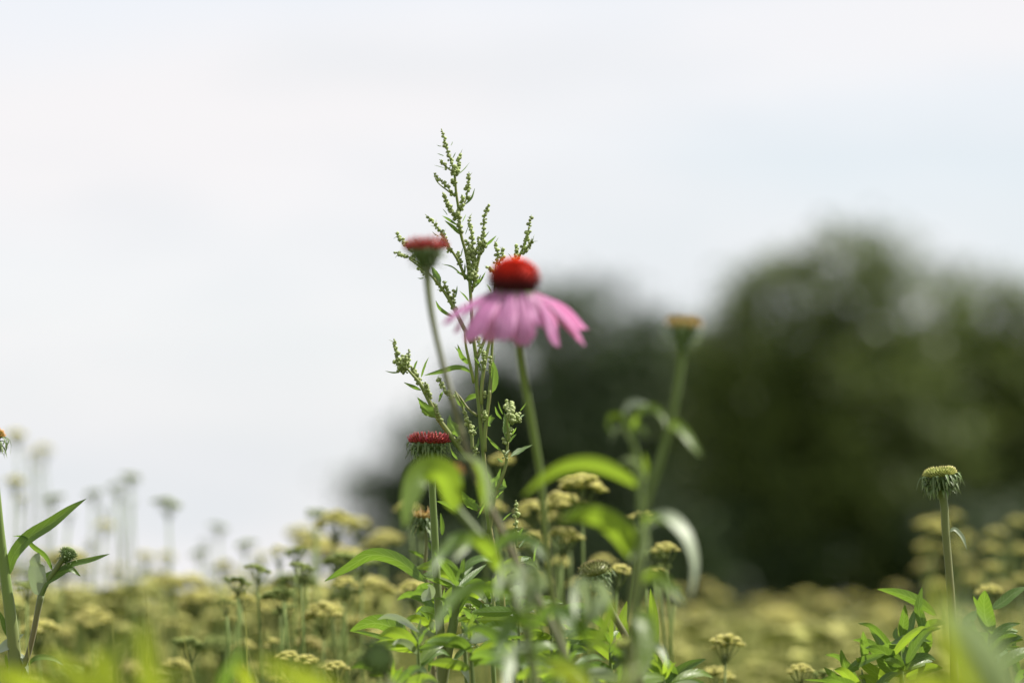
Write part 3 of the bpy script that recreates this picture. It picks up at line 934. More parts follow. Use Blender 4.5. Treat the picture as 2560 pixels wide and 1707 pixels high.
# --- H: leafy young coneflowers round the foot of G
HG = "leafy young plants round the lone seed head"


def leafy(label, stem, leaves, d, group=None, mat='cleaf', z='r8', sm=0.0015, extra=0):
    s = to_ground(ZP(z, stem, d))
    r = thing("leafy_plant", label, "plant", base_of(s), group)
    stem_part(r, s, [sm * 0.15, sm * 0.7, sm, sm * 1.1, sm * 1.3], 'stem', n=26, sides=7)
    for lf in leaves:
        pts, w, ti = lf[:3]
        mt = lf[3] if len(lf) > 3 else mat
        leaf(r, z, pts, w * (1.5 if extra else 1.0), d, RND.uniform(-0.03, 0.03) if len(lf) < 5 else lf[4], 'L', ti, mat=mt, wav=0.05)
    RE = random.Random(int(stem[0][0]))
    for k in range(extra):
        x0, y0 = stem[0][0] + RE.uniform(-60, 60), stem[0][1] + RE.uniform(120, 330)
        dr, L, up = RE.choice((-1, 1)), RE.uniform(140, 260), RE.uniform(0.3, 1.3)
        leaf(r, z, [(x0, y0), (x0 + dr * L * .35, y0 - L * up * .5), (x0 + dr * L * .7, y0 - L * up * .8), (x0 + dr * L, y0 - L * up * .85)], RE.uniform(70, 125), d + RE.uniform(-.05, .05), RE.uniform(-.03, .03), 'L', RE.uniform(.2, .8),
             mat=RE.choice(('cleaf', 'cleaf', 'nleaf')), wav=0.06)
    return r


leafy("leafy plant with pointed upright leaves below the lone seed head",
      [(1000, 1250), (1010, 1400), (1020, 1568)],
      [([(1240, 1130), (1120, 1040), (1000, 990), (860, 960)], 70, 0.4), ([(1010, 1290), (1030, 1180), (1040, 1060)], 62, 0.3), ([(1060, 1290), (1085, 1180), (1110, 1080)], 46, 0.5),
       ([(1000, 1330), (900, 1340), (860, 1290), (808, 1210)], 46, 0.6), ([(950, 1310), (1060, 1280), (1210, 1300)], 40, 0.8), ([(1000, 1530), (930, 1460), (900, 1380), (935, 1310)], 110, 0.4),
       ([(1080, 1490), (1060, 1400), (990, 1330), (930, 1310)], 80, 0.5), ([(1130, 1300), (1150, 1200), (1130, 1120), (1150, 945)], 60, 0.5), ([(1000, 1290), (980, 1260), (985, 1205)], 34, 0.4),
       ([(1120, 1400), (1170, 1330), (1180, 1250), (1190, 1160)], 70, 0.4), ([(1030, 1480), (1100, 1420), (1180, 1400), (1240, 1420)], 60, 0.6)], 2.40, HG, extra=14)
leafy("leafy plant with a fan of narrow leaves, where the yarrow field begins",
      [(760, 1480), (770, 1540), (780, 1600)],
      [([(770, 1430), (775, 1340), (770, 1230)], 56, 0.4), ([(700, 1540), (650, 1450), (625, 1350)], 54, 0.4), ([(650, 1500), (760, 1430), (910, 1380)], 60, 0.4),
       ([(680, 1570), (600, 1540), (515, 1465)], 54, 0.5), ([(940, 1568), (860, 1510), (780, 1450), (722, 1405)], 72, 0.4, 'nleaf'), ([(640, 1568), (520, 1555), (385, 1545)], 20, 0.8),
       ([(860, 1590), (800, 1540), (740, 1520)], 60, 0.3, 'nleaf')], 2.38, HG, extra=8)
leafy("leafy plant with broad folded leaves on the far side of the lone seed head's stem",
      [(1590, 1180), (1580, 1330), (1570, 1500)],
      [([(1600, 1250), (1560, 1150), (1550, 1050), (1555, 970)], 110, 0.35), ([(1600, 1090), (1680, 1040), (1740, 990), (1830, 945)], 66, 0.5), ([(1570, 1240), (1540, 1140), (1500, 1050), (1480, 1005)], 40, 0.7),
       ([(1570, 1300), (1640, 1240), (1700, 1200), (1785, 1182)], 50, 0.5), ([(1540, 1360), (1620, 1330), (1700, 1345), (1780, 1332)], 44, 0.6, 'nleaf'), ([(1560, 1330), (1480, 1260), (1450, 1180), (1520, 1090)], 90, 0.4),
       ([(1790, 1520), (1760, 1450), (1745, 1350), (1745, 1265)], 50, 0.4), ([(1560, 1450), (1640, 1420), (1720, 1400), (1800, 1410)], 70, 0.5), ([(1740, 1568), (1770, 1530), (1800, 1500), (1840, 1490)], 50, 0.4),
       ([(1560, 1460), (1500, 1400), (1460, 1380), (1400, 1400)], 70, 0.5)], 2.43, HG, extra=14)

# --- I: budding coneflower at the left edge
dI = 2.40
sI = to_ground(ZP('l', [(-86, -470), (-68, -300), (-38, 0), (-10, 300), (8, 480), (40, 740), (75, 1000), (100, 1200), (118, 1450)], dI))
I_ = thing("coneflower", "thick-stemmed coneflower with a branched young bud against the bright sky", "flower", base_of(sI))
stem_part(I_, sI, [0.0020, 0.0022, 0.0024, 0.0027, 0.0030, 0.0034, 0.0037, 0.0039, 0.004], 'stem', n=50, sides=12)
head(I_, ZP('d', [(-25, 1003)], dI)[0], (0.1, -0.05, 1), 0.0074, 0.0040, 'cone_orange', spines=120, spine_len=0.0022, shape='disc',
     bract_rows=4, bracts=18, bract_len=0.0085, bract_curl=0.9)
br_pts = ZP('l', [(128, 1600), (160, 1480), (205, 1380), (255, 1200), (290, 1020), (318, 890)], dI)
part("branch", MB().tube(br_pts, [0.0022, 0.0017, 0.0016, 0.0016, 0.0017, 0.002], n=24, sides=8), M['stem_purple'], I_)
bs = ZP('l', [(312, 925), (332, 860), (370, 780), (430, 690), (480, 620), (510, 592)], dI)
part("bud_stalk", MB().tube(bs, [0.0016, 0.0014, 0.0014, 0.0016, 0.0022], n=14, sides=8), M['stem'], I_)
head(I_, ZP('l', [(520, 585)], dI)[0], (0.45, -0.2, 1), 0.0042, 0.0034, 'cone_green', spines=110, spine_len=0.0020, spine_r=0.00035, bract_rows=2, bracts=14, bract_len=0.004, bract_curl=0.3, name="flower_bud")
for (pts, w, pr, ti, mt) in [
        ([(70, 740), (90, 610), (190, 470), (400, 330), (560, 210), (668, 142)], 150, 'L', 0.25, 'cleaf'),
        ([(405, 700), (350, 590), (250, 510), (180, 440), (95, 430)], 56, 'L', 0.55, 'cleaf'),
        ([(305, 890), (280, 760), (280, 640), (300, 560)], 165, 'O', 0.55, 'pleaf'),
        ([(315, 900), (340, 790), (440, 730), (540, 690), (620, 740)], 120, 'L', 0.6, 'cleaf'),
        ([(440, 700), (560, 650), (690, 620), (852, 567)], 66, 'L', 0.5, 'cleaf'),
        ([(215, 1430), (270, 1380), (360, 1370), (450, 1400), (500, 1440)], 60, 'L', 0.6, 'cleaf'),
        ([(-30, 1330), (40, 1290), (110, 1240), (188, 1188)], 110, 'L', 0.7, 'pleaf'),
        ([(80, 1240), (40, 1150), (10, 1060), (-30, 980)], 60, 'L', 0.5, 'cleaf'),
        ([(130, 1330), (170, 1370), (200, 1430), (220, 1500)], 60, 'L', 0.7, 'pleaf'),
        ([(60, 1450), (50, 1400), (40, 1340)], 40, 'L', 0.3, 'nleaf')]:
    leaf(I_, 'l', pts, w, dI, 0.0, pr, ti, mat=mt)

# --- K, L: half-hidden heads low in the clump
def lowhead(label, hd, axis, R, H, mat, stem, d, leaves=(), petal_ring=None, bl=0.006, **kw):
    s = to_ground(ZP('d', stem, d))
    r = thing("coneflower", label, "flower", base_of(s))
    stem_part(r, s, [0.0026, 0.0018, 0.0018, 0.002, 0.0022], kw.pop('smat', 'stem_purple'), n=40, sides=8)
    head(r, ZP('d', [hd], d)[0], axis, R, H, mat, spines=110, spine_len=0.0022, spine_r=0.0004, bract_len=bl, **kw)
    for (pts, w, pr, ti, mt) in leaves:
        leaf(r, 'd', pts, w, d, -0.02, pr, ti, mat=mt)
    return r


lowhead("dark round coneflower bud facing sideways low among the yarrow", (868, 1512), (0.30, -0.95, 0.15), 0.0066, 0.0040, 'cone_green', [(866, 1518), (880, 1545), (900, 1580), (915, 1640)], 2.0,
        shape='disc', bract_rows=3, bracts=18)
lowhead("tilted green coneflower head with a domed rusty top under the wide leaves", (1366, 1318), (-0.25, -0.2, 1), 0.0082, 0.0058, 'cone_rust', [(1372, 1335), (1388, 1365), (1408, 1410), (1432, 1452), (1452, 1500), (1470, 1568)], 2.30,
        bract_rows=4, bracts=18, shape='dome')
lowhead("coneflower head with a yellow-green disc, blurred, on a thick dark neck", (1445, 1482), (-0.25, -0.25, 1), 0.0056, 0.0030, 'cone_yellow', [(1450, 1492), (1462, 1520), (1470, 1568), (1474, 1620)], 2.08,
        [([(1470, 1600), (1435, 1520), (1400, 1480), (1375, 1470)], 22, 'L', 0.5, 'cleaf'), ([(1474, 1560), (1500, 1500), (1512, 1490), (1535, 1530)], 28, 'L', 0.9, 'pleaf')], shape='disc', bract_rows=3, bracts=16, bl=0.008)

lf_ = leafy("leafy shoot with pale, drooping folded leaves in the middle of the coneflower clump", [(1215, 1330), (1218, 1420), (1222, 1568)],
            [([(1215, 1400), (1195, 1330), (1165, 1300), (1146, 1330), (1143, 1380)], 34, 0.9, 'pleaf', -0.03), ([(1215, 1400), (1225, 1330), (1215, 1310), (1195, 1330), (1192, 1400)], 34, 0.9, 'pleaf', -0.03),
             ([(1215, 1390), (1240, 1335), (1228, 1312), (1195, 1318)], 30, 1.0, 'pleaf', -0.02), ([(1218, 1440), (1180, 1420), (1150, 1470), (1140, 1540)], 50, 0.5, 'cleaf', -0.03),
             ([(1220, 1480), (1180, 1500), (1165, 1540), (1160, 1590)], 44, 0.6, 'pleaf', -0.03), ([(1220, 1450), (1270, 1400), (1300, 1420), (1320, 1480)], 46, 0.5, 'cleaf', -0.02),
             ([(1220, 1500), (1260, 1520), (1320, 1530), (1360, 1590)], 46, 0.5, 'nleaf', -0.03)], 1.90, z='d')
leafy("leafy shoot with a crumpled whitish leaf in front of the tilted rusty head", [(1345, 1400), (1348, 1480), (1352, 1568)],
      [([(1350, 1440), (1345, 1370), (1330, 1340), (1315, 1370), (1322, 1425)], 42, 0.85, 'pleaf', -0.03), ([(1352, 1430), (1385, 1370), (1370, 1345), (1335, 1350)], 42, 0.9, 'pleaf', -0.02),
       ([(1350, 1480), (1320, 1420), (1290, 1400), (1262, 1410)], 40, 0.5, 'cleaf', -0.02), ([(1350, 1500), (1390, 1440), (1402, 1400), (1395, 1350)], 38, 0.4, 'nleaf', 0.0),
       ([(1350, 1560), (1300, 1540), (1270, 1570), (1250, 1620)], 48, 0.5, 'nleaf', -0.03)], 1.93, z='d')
leafy("leafy shoot with a tall broad leaf whose edge catches the light", [(1470, 1500), (1468, 1560), (1466, 1620)],
      [([(1480, 1540), (1496, 1480), (1500, 1420), (1494, 1350)], 40, 0.35, 'nleaf', 0.0), ([(1465, 1560), (1440, 1500), (1428, 1450), (1440, 1380)], 52, 0.4, 'nleaf', 0.0),
       ([(1500, 1600), (1540, 1560), (1580, 1530), (1622, 1512)], 40, 0.4, 'cleaf', 0.0), ([(1500, 1590), (1510, 1550), (1500, 1510), (1480, 1490)], 44, 0.4, 'nleaf', 0.0),
       ([(1510, 1600), (1545, 1570), (1540, 1530), (1515, 1500)], 30, 0.8, 'cleaf', 0.0), ([(1460, 1600), (1420, 1520), (1370, 1480), (1288, 1430)], 40, 0.4, 'nleaf', 0.02)], 2.36, z='d')

# --- low leafy shoots that fill the foot of the clump
RF = random.Random(5)
for (lab, x0, y0, d0, n) in [("dense leafy shoot at the foot of the red-fringed coneflower", 960, 1440, 2.30, 9), ("dense leafy shoot between the red-fringed coneflower and the pink one", 1080, 1430, 2.26, 10),
                             ("dense leafy shoot under the pink coneflower's stem", 1180, 1480, 2.16, 9), ("dense leafy shoot under the tilted rusty head", 1300, 1490, 2.22, 9),
                             ("dense leafy shoot below the slender coneflower", 1420, 1540, 2.20, 8), ("dense leafy shoot by the dark round bud", 900, 1530, 2.25, 8), ("dense leafy shoot hidden behind the broad bright leaves", 1060, 1300, 2.5, 14),
                             ("dense leafy shoot against the thick stem of the red-fringed head", 1015, 1370, 2.46, 13), ("dense leafy shoot where two brown stems cross", 1125, 1345, 2.44, 14), ("dense leafy shoot behind the pale drooping leaves", 1190, 1390, 2.36, 13),
                             ("dense leafy shoot between the pale leaves and the crumpled one", 1265, 1410, 2.32, 12), ("dense leafy shoot behind the slender coneflower's side shoot", 1400, 1440, 2.34, 11), ("dense leafy shoot at the outer edge of the clump", 1525, 1520, 2.3, 9)]:
    lv = []
    for k in range(n):
        sy = y0 + RF.uniform(10, 130)
        dr = RF.choice((-1, 1))
        L = RF.uniform(55, 115)
        up = RF.uniform(-0.1, 0.9)
        p0 = (x0 + RF.uniform(-4, 4), sy)
        lv.append(([p0, (p0[0] + dr * L * 0.4, sy - L * up * 0.55), (p0[0] + dr * L * 0.75, sy - L * up * 0.7), (p0[0] + dr * L, sy - L * up * 0.55)], RF.uniform(20, 44), RF.uniform(0.15, 0.8),
                   RF.choice(('cleaf', 'cleaf', 'nleaf', 'nleaf', 'nleaf', 'cleaf', 'pleaf')), RF.uniform(-.06, .06)))
    for dx, hh in ((-14, 46), (4, 60), (17, 40)):
        lv.append(([(x0, y0 + 40), (x0 + dx * .5, y0 + 40 - hh * .5), (x0 + dx * 1.6, y0 + 40 - hh)], RF.uniform(12, 20), RF.uniform(0.3, 0.8), RF.choice(('cleaf', 'nleaf')), RF.uniform(-.03, .03)))
    leafy(lab, [(x0, y0 + 22), (x0 + 2, y0 + 80), (x0 + 6, y0 + 150)], lv, d0, z='d', sm=0.0014)

# --- J: leaves very close to the lens at the bottom edge
NG = "yellow-green leafy plants close to the lens"
leafy("yellow-green leafy plant close to the lens, below the branched young bud", [(250, 1560), (255, 1640), (260, 1750)],
      [([(200, 1690), (215, 1590), (260, 1510), (320, 1450)], 100, 0.2, 'bleaf'), ([(270, 1690), (335, 1590), (338, 1500), (325, 1420)], 80, 0.25, 'bleaf'), ([(230, 1680), (190, 1590), (150, 1530), (100, 1500)], 90, 0.3, 'bleaf'),
       ([(260, 1700), (320, 1610), (380, 1560), (440, 1560)], 80, 0.3, 'bleaf'), ([(220, 1700), (120, 1610), (40, 1560), (-40, 1540)], 100, 0.5, 'bleaf'), ([(210, 1700), (250, 1600), (240, 1530), (200, 1480)], 80, 0.3, 'bleaf')], 1.52, NG, z='d')
leafy("yellow-green leafy plant close to the lens, below the dark round bud", [(800, 1640), (805, 1690), (810, 1760)],
      [([(800, 1640), (740, 1580), (670, 1550), (590, 1515)], 80, 0.4, 'bleaf'), ([(800, 1660), (860, 1610), (920, 1590), (980, 1610)], 50, 0.5, 'bleaf')], 1.45, NG, z='d')
leafy("pair of green leaves standing on edge beside the blurred yellow field", [(520, 1600), (520, 1660), (522, 1750)],
      [([(500, 1600), (520, 1550), (540, 1520), (560, 1490)], 44, 0.3, 'cleaf'), ([(560, 1640), (570, 1570), (545, 1530), (535, 1540)], 40, 0.4, 'bleaf')], 1.75, NG, z='d')
leafy("pale green leafy plant close to the lens, in front of the lone seed head", [(2260, 1560), (2262, 1640), (2268, 1750)],
      [([(2310, 1680), (2262, 1560), (2215, 1460), (2160, 1385)], 80, 0.7, 'pleaf', -0.08), ([(2330, 1680), (2300, 1560), (2250, 1460), (2190, 1390)], 84, 0.5, 'pleaf', -0.06), ([(2260, 1660), (2180, 1590), (2120, 1570), (2040, 1590)], 80, 0.4, 'bleaf'),
       ([(2270, 1640), (2200, 1510), (2170, 1420), (2150, 1330)], 74, 0.3, 'bleaf'), ([(2280, 1680), (2350, 1620), (2390, 1600), (2440, 1640)], 80, 0.5, 'bleaf')], 1.40, NG, z='d')
leafy("yellow-green leafy plant close to the lens, under the crumpled whitish leaf", [(1380, 1620), (1382, 1680), (1384, 1750)],
      [([(1380, 1640), (1420, 1580), (1450, 1545), (1480, 1530)], 50, 0.4, 'bleaf'), ([(1380, 1640), (1340, 1570), (1300, 1540), (1250, 1535)], 46, 0.4, 'bleaf')], 1.6, NG, z='d')


# ------------------------------------------------------------------ goosefoot: the tall beaded plant in focus
dM = 2.40
main = [P(*q, dM) for q in []]
mpts = (ZP('r1', [(640, 165), (668, 250), (700, 380), (745, 510), (770, 620), (785, 790), (810, 960), (830, 1190), (880, 1380)], dM)
        + ZP('r2', [(905, 280), (925, 500), (940, 760), (960, 1000), (985, 1200), (987, 1420)], dM)
        + ZP('r3', [(1160, 200), (1185, 450), (1212, 750), (1232, 1000), (1245, 1250), (1290, 1560)], dM)
        + ZP('d', [(1150, 1340), (1158, 1450), (1166, 1568)], dM))
mpts = to_ground(mpts)
GF = thing("goosefoot_plant", "tall upright goosefoot plant with beaded green seed spikes, sharp against the sky", "plant", base_of(mpts))
stem_part(GF, mpts, [0.0003, 0.0005, 0.0007, 0.0008, 0.0009, 0.0010, 0.0011, 0.0012, 0.0013, 0.0015, 0.0017, 0.0025], 'gstem', n=90, sides=8)


def gbranch(z, pts, r0, r1, dz=0.0, d=dM):
    part("branch", MB().tube(ZP(z, pts, d, dz), [r0 * 1.3, (r0 + r1) * 0.62, r1 * 1.15], n=16, sides=6), M['gstem'], GF)


def gspike(z, pts, bead=1.0, dense=1.0, dz=0.0, start=0.0, rmul=1.0, d=dM):
    """thin axis crowded with round buds"""
    P3 = ZP(z, pts, d, dz)
    mb = MB()
    C = spline(P3, 40)
    Lt = sum((C[i + 1] - C[i]).length for i in range(39))
    mb.tube(P3, [0.0005, 0.0004, 0.0002], n=12, sides=5)
    for i, a in enumerate(mb.at):
        mb.at[i] = (a[0], 0.3, 0.4)
    T = tangents(C)
    n = max(5, int(Lt / 0.00090 * dense))
    for i in range(n):
        f = start + (1 - start) * (i + RND.uniform(-.3, .3)) / n
        f = min(1, max(0, f))
        j = min(39, int(f * 39))
        t = T[j]
        s = t.orthogonal().normalized()
        s.rotate(Matrix.Rotation(i * 2.4 + RND.uniform(-.6, .6), 3, t))
        # buds sit in little knots along the axis
        knot = 0.75 + 0.45 * math.sin(f * Lt / 0.0042 * 6.28)
        rr = 0.00120 * bead * RND.uniform(0.55, 1.22) * (1.0 - 0.35 * max(0, f - 0.8) / 0.2)
        off = (0.0010 * rmul * knot + 0.0003) * (1.0 - 0.55 * f)
        mb.ball(C[j] + s * off + t * RND.uniform(-.0006, .0006), rr, ICO1, (1, 1, RND.uniform(0.75, 1.1)))
        if RND.random() < 0.12:
            mb.spike(C[j], (s + t * RND.uniform(0.2, 1.4)).normalized(), RND.uniform(0.002, 0.005), 0.00022, 3, y=0.2)
    o = part("seed_spike", mb, M['bead'], GF)


for (z, pts, r0, r1) in [
        ('r1', [(775, 830), (700, 770), (640, 725), (590, 670), (568, 600)], 0.0004, 0.0002),
        ('r1', [(815, 985), (850, 930), (885, 850), (900, 740)], 0.0005, 0.0003),
        ('r1', [(880, 1640), (800, 1450), (710, 1310), (650, 1200), (590, 1120)], 0.0007, 0.0003),
        ('r1', [(955, 1720), (985, 1540), (1020, 1390), (1048, 1250), (1060, 1100)], 0.0008, 0.0004),
        ('r1', [(1390, 1440), (1460, 1290), (1490, 1180)], 0.0006, 0.0004),
        ('r2', [(935, 500), (960, 440), (985, 260), (1020, 130)], 0.0009, 0.0006),
        ('r2', [(940, 1010), (860, 860), (775, 690), (690, 540), (610, 430), (540, 350), (440, 270), (330, 190)], 0.0010, 0.0004),
        ('r2', [(960, 1400), (925, 1240), (900, 1130), (880, 1030), (870, 900)], 0.0008, 0.0006),
        ('r2', [(990, 1150), (1020, 1080), (1060, 990), (1110, 850)], 0.0009, 0.0006),
        ('s', [(1203, 1010), (1205, 960), (1212, 910), (1222, 862), (1240, 800), (1268, 722), (1294, 645)], 0.0010, 0.0006),
        ('s', [(1222, 1010), (1228, 930), (1230, 875), (1235, 760), (1240, 660)], 0.0010, 0.0005),
        ('r3', [(1222, 700), (1225, 520), (1240, 380), (1260, 220), (1270, 100)], 0.0011, 0.0009),
        ('r2', [(540, 1560), (480, 1480), (420, 1390), (340, 1300), (285, 1235)], 0.0010, 0.0005),
        ('r3', [(1230, 960), (1130, 840), (960, 640), (850, 490), (770, 380), (700, 250), (640, 130), (575, 5)], 0.0014, 0.0010),
        ('r3', [(1262, 1500), (1290, 1330), (1310, 1180), (1335, 1090), (1390, 950), (1430, 830), (1442, 680), (1450, 590)], 0.0012, 0.0007),
        ('r3', [(1450, 600), (1450, 500), (1440, 400), (1465, 320)], 0.0007, 0.0004),
        ('r3', [(1100, 680), (1095, 560), (1060, 420), (1020, 300), (940, 130)], 0.0010, 0.0005),
        ('r3', [(1180, 185), (1195, 230), (1195, 330)], 0.0004, 0.0004),
        ('r3', [(1150, 350), (1060, 280), (990, 180), (930, 110)], 0.0006, 0.0004),
        ('r3', [(1540, 1640), (1530, 1500), (1525, 1330)], 0.0006, 0.0004),
        ('q3', [(330, 700), (290, 480), (260, 330), (290, 150), (320, 0)], 0.0006, 0.0005),
        ('q2', [(1990, 700), (1970, 480), (1950, 280), (1930, 150)], 0.0010, 0.0007),
        ('q2', [(1960, 1100), (1860, 960), (1780, 800), (1700, 640)], 0.0008, 0.0005)]:
    gbranch(z, pts, r0, r1, RND.uniform(-0.012, 0.012))

for a in [('r1', [(770, 615), (738, 500), (700, 385), (665, 250), (640, 165)], 1.0, 0.85, 0.0),
          ('r1', [(775, 600), (705, 552), (655, 495), (622, 466)], 1.0, 0.95, 0.0),
          ('r1', [(782, 605), (808, 520), (826, 400)], 1.0, 1.1, 0.0),
          ('r1', [(775, 825), (700, 735), (648, 688), (600, 640), (566, 598)], 1.0, 0.85, 0.05),
          ('r1', [(772, 705), (758, 680), (740, 655)], 1.0, 1.0, 0.0),
          ('r1', [(886, 845), (898, 760), (905, 680), (911, 585)], 1.0, 1.1, 0.0),
          ('r1', [(818, 970), (842, 900), (840, 808)], 0.95, 1.1, 0.0),
          ('r1', [(800, 1050), (735, 965), (690, 880), (652, 785)], 1.05, 1.25, 0.0),
          ('r1', [(832, 1190), (815, 1080), (795, 950)], 1.05, 1.3, 0.0),
          ('r1', [(680, 1240), (650, 1195), (590, 1120), (520, 1040), (482, 1003)], 1.0, 0.95, 0.0),
          ('r1', [(735, 1380), (680, 1270), (640, 1180)], 1.0, 1.1, 0.0),
          ('r1', [(962, 1440), (945, 1300), (935, 1180), (915, 1080), (922, 1012)], 1.0, 1.0, 0.0),
          ('r1', [(1022, 1390), (1048, 1260), (1050, 1110)], 1.05, 1.2, 0.0),
          ('r1', [(1055, 1110), (1060, 1040), (1085, 960), (1101, 902)], 1.0, 0.9, 0.0),
          ('r1', [(1050, 1350), (1062, 1290), (1058, 1240)], 1.0, 1.1, 0.0),
          ('r1', [(960, 1500), (915, 1330), (878, 1248)], 1.0, 1.0, 0.0),
          ('r1', [(930, 1600), (905, 1430), (895, 1330)], 1.1, 1.3, 0.0),
          ('r1', [(945, 1640), (960, 1450), (942, 1300)], 1.05, 1.2, 0.0),
          ('r1', [(995, 1440), (1010, 1330), (1000, 1220)], 1.0, 1.0, 0.0),
          ('r1', [(825, 1505), (812, 1430), (798, 1365)], 1.05, 1.2, 0.0),
          ('r1', [(1180, 1490), (1190, 1380), (1163, 1268)], 1.0, 1.15, 0.0),
          ('r1', [(1205, 1480), (1240, 1395), (1236, 1322)], 1.0, 1.1, 0.0),
          ('r1', [(1372, 1450), (1382, 1370), (1378, 1298)], 1.0, 1.1, 0.0),
          ('r1', [(1445, 1330), (1488, 1190), (1508, 1080), (1523, 1008)], 1.0, 0.95, 0.0),
          ('r1', [(1450, 1368), (1500, 1312), (1542, 1243)], 1.0, 1.0, 0.0),
          ('r1', [(1180, 1590), (1130, 1550), (1082, 1513)], 0.9, 1.0, 0.0),
          ('r1', [(400, 1400), (300, 1300), (230, 1225), (186, 1186)], 1.0, 0.9, 0.0),
          ('r1', [(450, 1500), (340, 1430), (240, 1395), (168, 1373)], 1.0, 1.1, 0.0),
          ('r1', [(500, 1600), (440, 1555), (410, 1520)], 1.0, 1.0, 0.0),
          ('r1', [(970, 1640), (985, 1560), (975, 1500)], 1.0, 1.0, 0.0),
          ('r2', [(735, 600), (700, 500), (662, 398)], 0.95, 1.0, 0.0),
          ('r2', [(775, 680), (762, 590), (766, 485)], 1.0, 1.25, 0.0),
          ('r2', [(650, 480), (615, 440), (600, 400)], 1.0, 1.0, 0.0),
          ('r2', [(240, 1280), (215, 1160), (190, 1060), (175, 962)], 1.05, 1.25, 0.0),
          ('r2', [(270, 1270), (315, 1160), (322, 1065)], 1.05, 1.25, 0.0),
          ('r2', [(290, 1290), (230, 1220), (165, 1180)], 1.1, 1.4, 0.0),
          ('r2', [(260, 1300), (255, 1220), (262, 1120)], 1.1, 1.4, 0.0),
          ('r2', [(300, 1250), (280, 1190), (300, 1140)], 1.1, 1.4, 0.0),
          ('r2', [(435, 1400), (385, 1320), (345, 1238)], 1.05, 1.2, 0.0),
          ('r2', [(500, 1510), (492, 1450), (480, 1395)], 1.0, 1.2, 0.0),
          ('r2', [(750, 1550), (660, 1450), (603, 1340)], 1.05, 1.15, 0.0),
          ('r2', [(1045, 1270), (1055, 1160), (1050, 1065)], 0.95, 1.2, 0.0),
          ('r2', [(1020, 1060), (1010, 1010), (985, 940)], 0.9, 1.0, 0.0),
          ('r2', [(1110, 1300), (1120, 1200), (1118, 1130)], 0.8, 0.8, 0.0),
          ('r2', [(945, 400), (935, 370), (940, 340)], 1.0, 1.0, 0.0),
          ('r3', [(1470, 380), (1445, 290), (1432, 208)], 1.15, 1.35, 0.0),
          ('r3', [(1480, 380), (1490, 280), (1485, 203)], 1.15, 1.35, 0.0),
          ('r3', [(1480, 400), (1530, 350), (1568, 318)], 1.15, 1.35, 0.0),
          ('r3', [(1480, 400), (1530, 390), (1572, 400)], 1.15, 1.3, 0.0),
          ('r3', [(1440, 560), (1480, 500), (1490, 460)], 0.9, 0.9, 0.0),
          ('r3', [(1440, 610), (1410, 580), (1395, 560)], 0.9, 0.9, 0.0),
          ('r3', [(1425, 760), (1415, 720), (1412, 685)], 1.0, 1.2, 0.0),
          ('r3', [(665, 150), (650, 80), (640, 20)], 1.0, 1.2, 0.0),
          ('r3', [(775, 390), (760, 340), (745, 300)], 1.0, 1.2, 0.0),
          ('r3', [(740, 280), (730, 240), (722, 215)], 1.0, 1.0, 0.0),
          ('r3', [(1065, 430), (1035, 350), (1012, 285)], 1.0, 1.2, 0.0),
          ('r3', [(1105, 520), (1095, 470), (1072, 420)], 1.0, 1.1, 0.0),
          ('r3', [(985, 610), (975, 580), (965, 555)], 0.9, 1.0, 0.0),
          ('r3', [(1240, 160), (1225, 130), (1215, 115)], 0.9, 1.0, 0.0),
          ('r3', [(1215, 400), (1218, 340), (1218, 300)], 1.0, 1.2, 0.0),
          ('r3', [(1140, 720), (1135, 690), (1130, 660)], 0.9, 1.0, 0.0),
          ('r3', [(1530, 1330), (1528, 1250), (1532, 1172)], 0.95, 1.25, 0.0),
          ('r3', [(1530, 1560), (1528, 1460), (1525, 1350)], 0.85, 0.9, 0.0),
          ('r3', [(1295, 1150), (1285, 1120), (1275, 1095)], 0.95, 1.1, 0.0),
          ('q2', [(1740, 1230), (1735, 1120), (1690, 990)], 0.95, 1.1, 0.0),
          ('q2', [(1650, 500), (1600, 420), (1550, 420)], 1.0, 0.9, 0.0)]:
    gspike(a[0], a[1], a[2], a[3], RND.uniform(-0.010, 0.010), a[4])

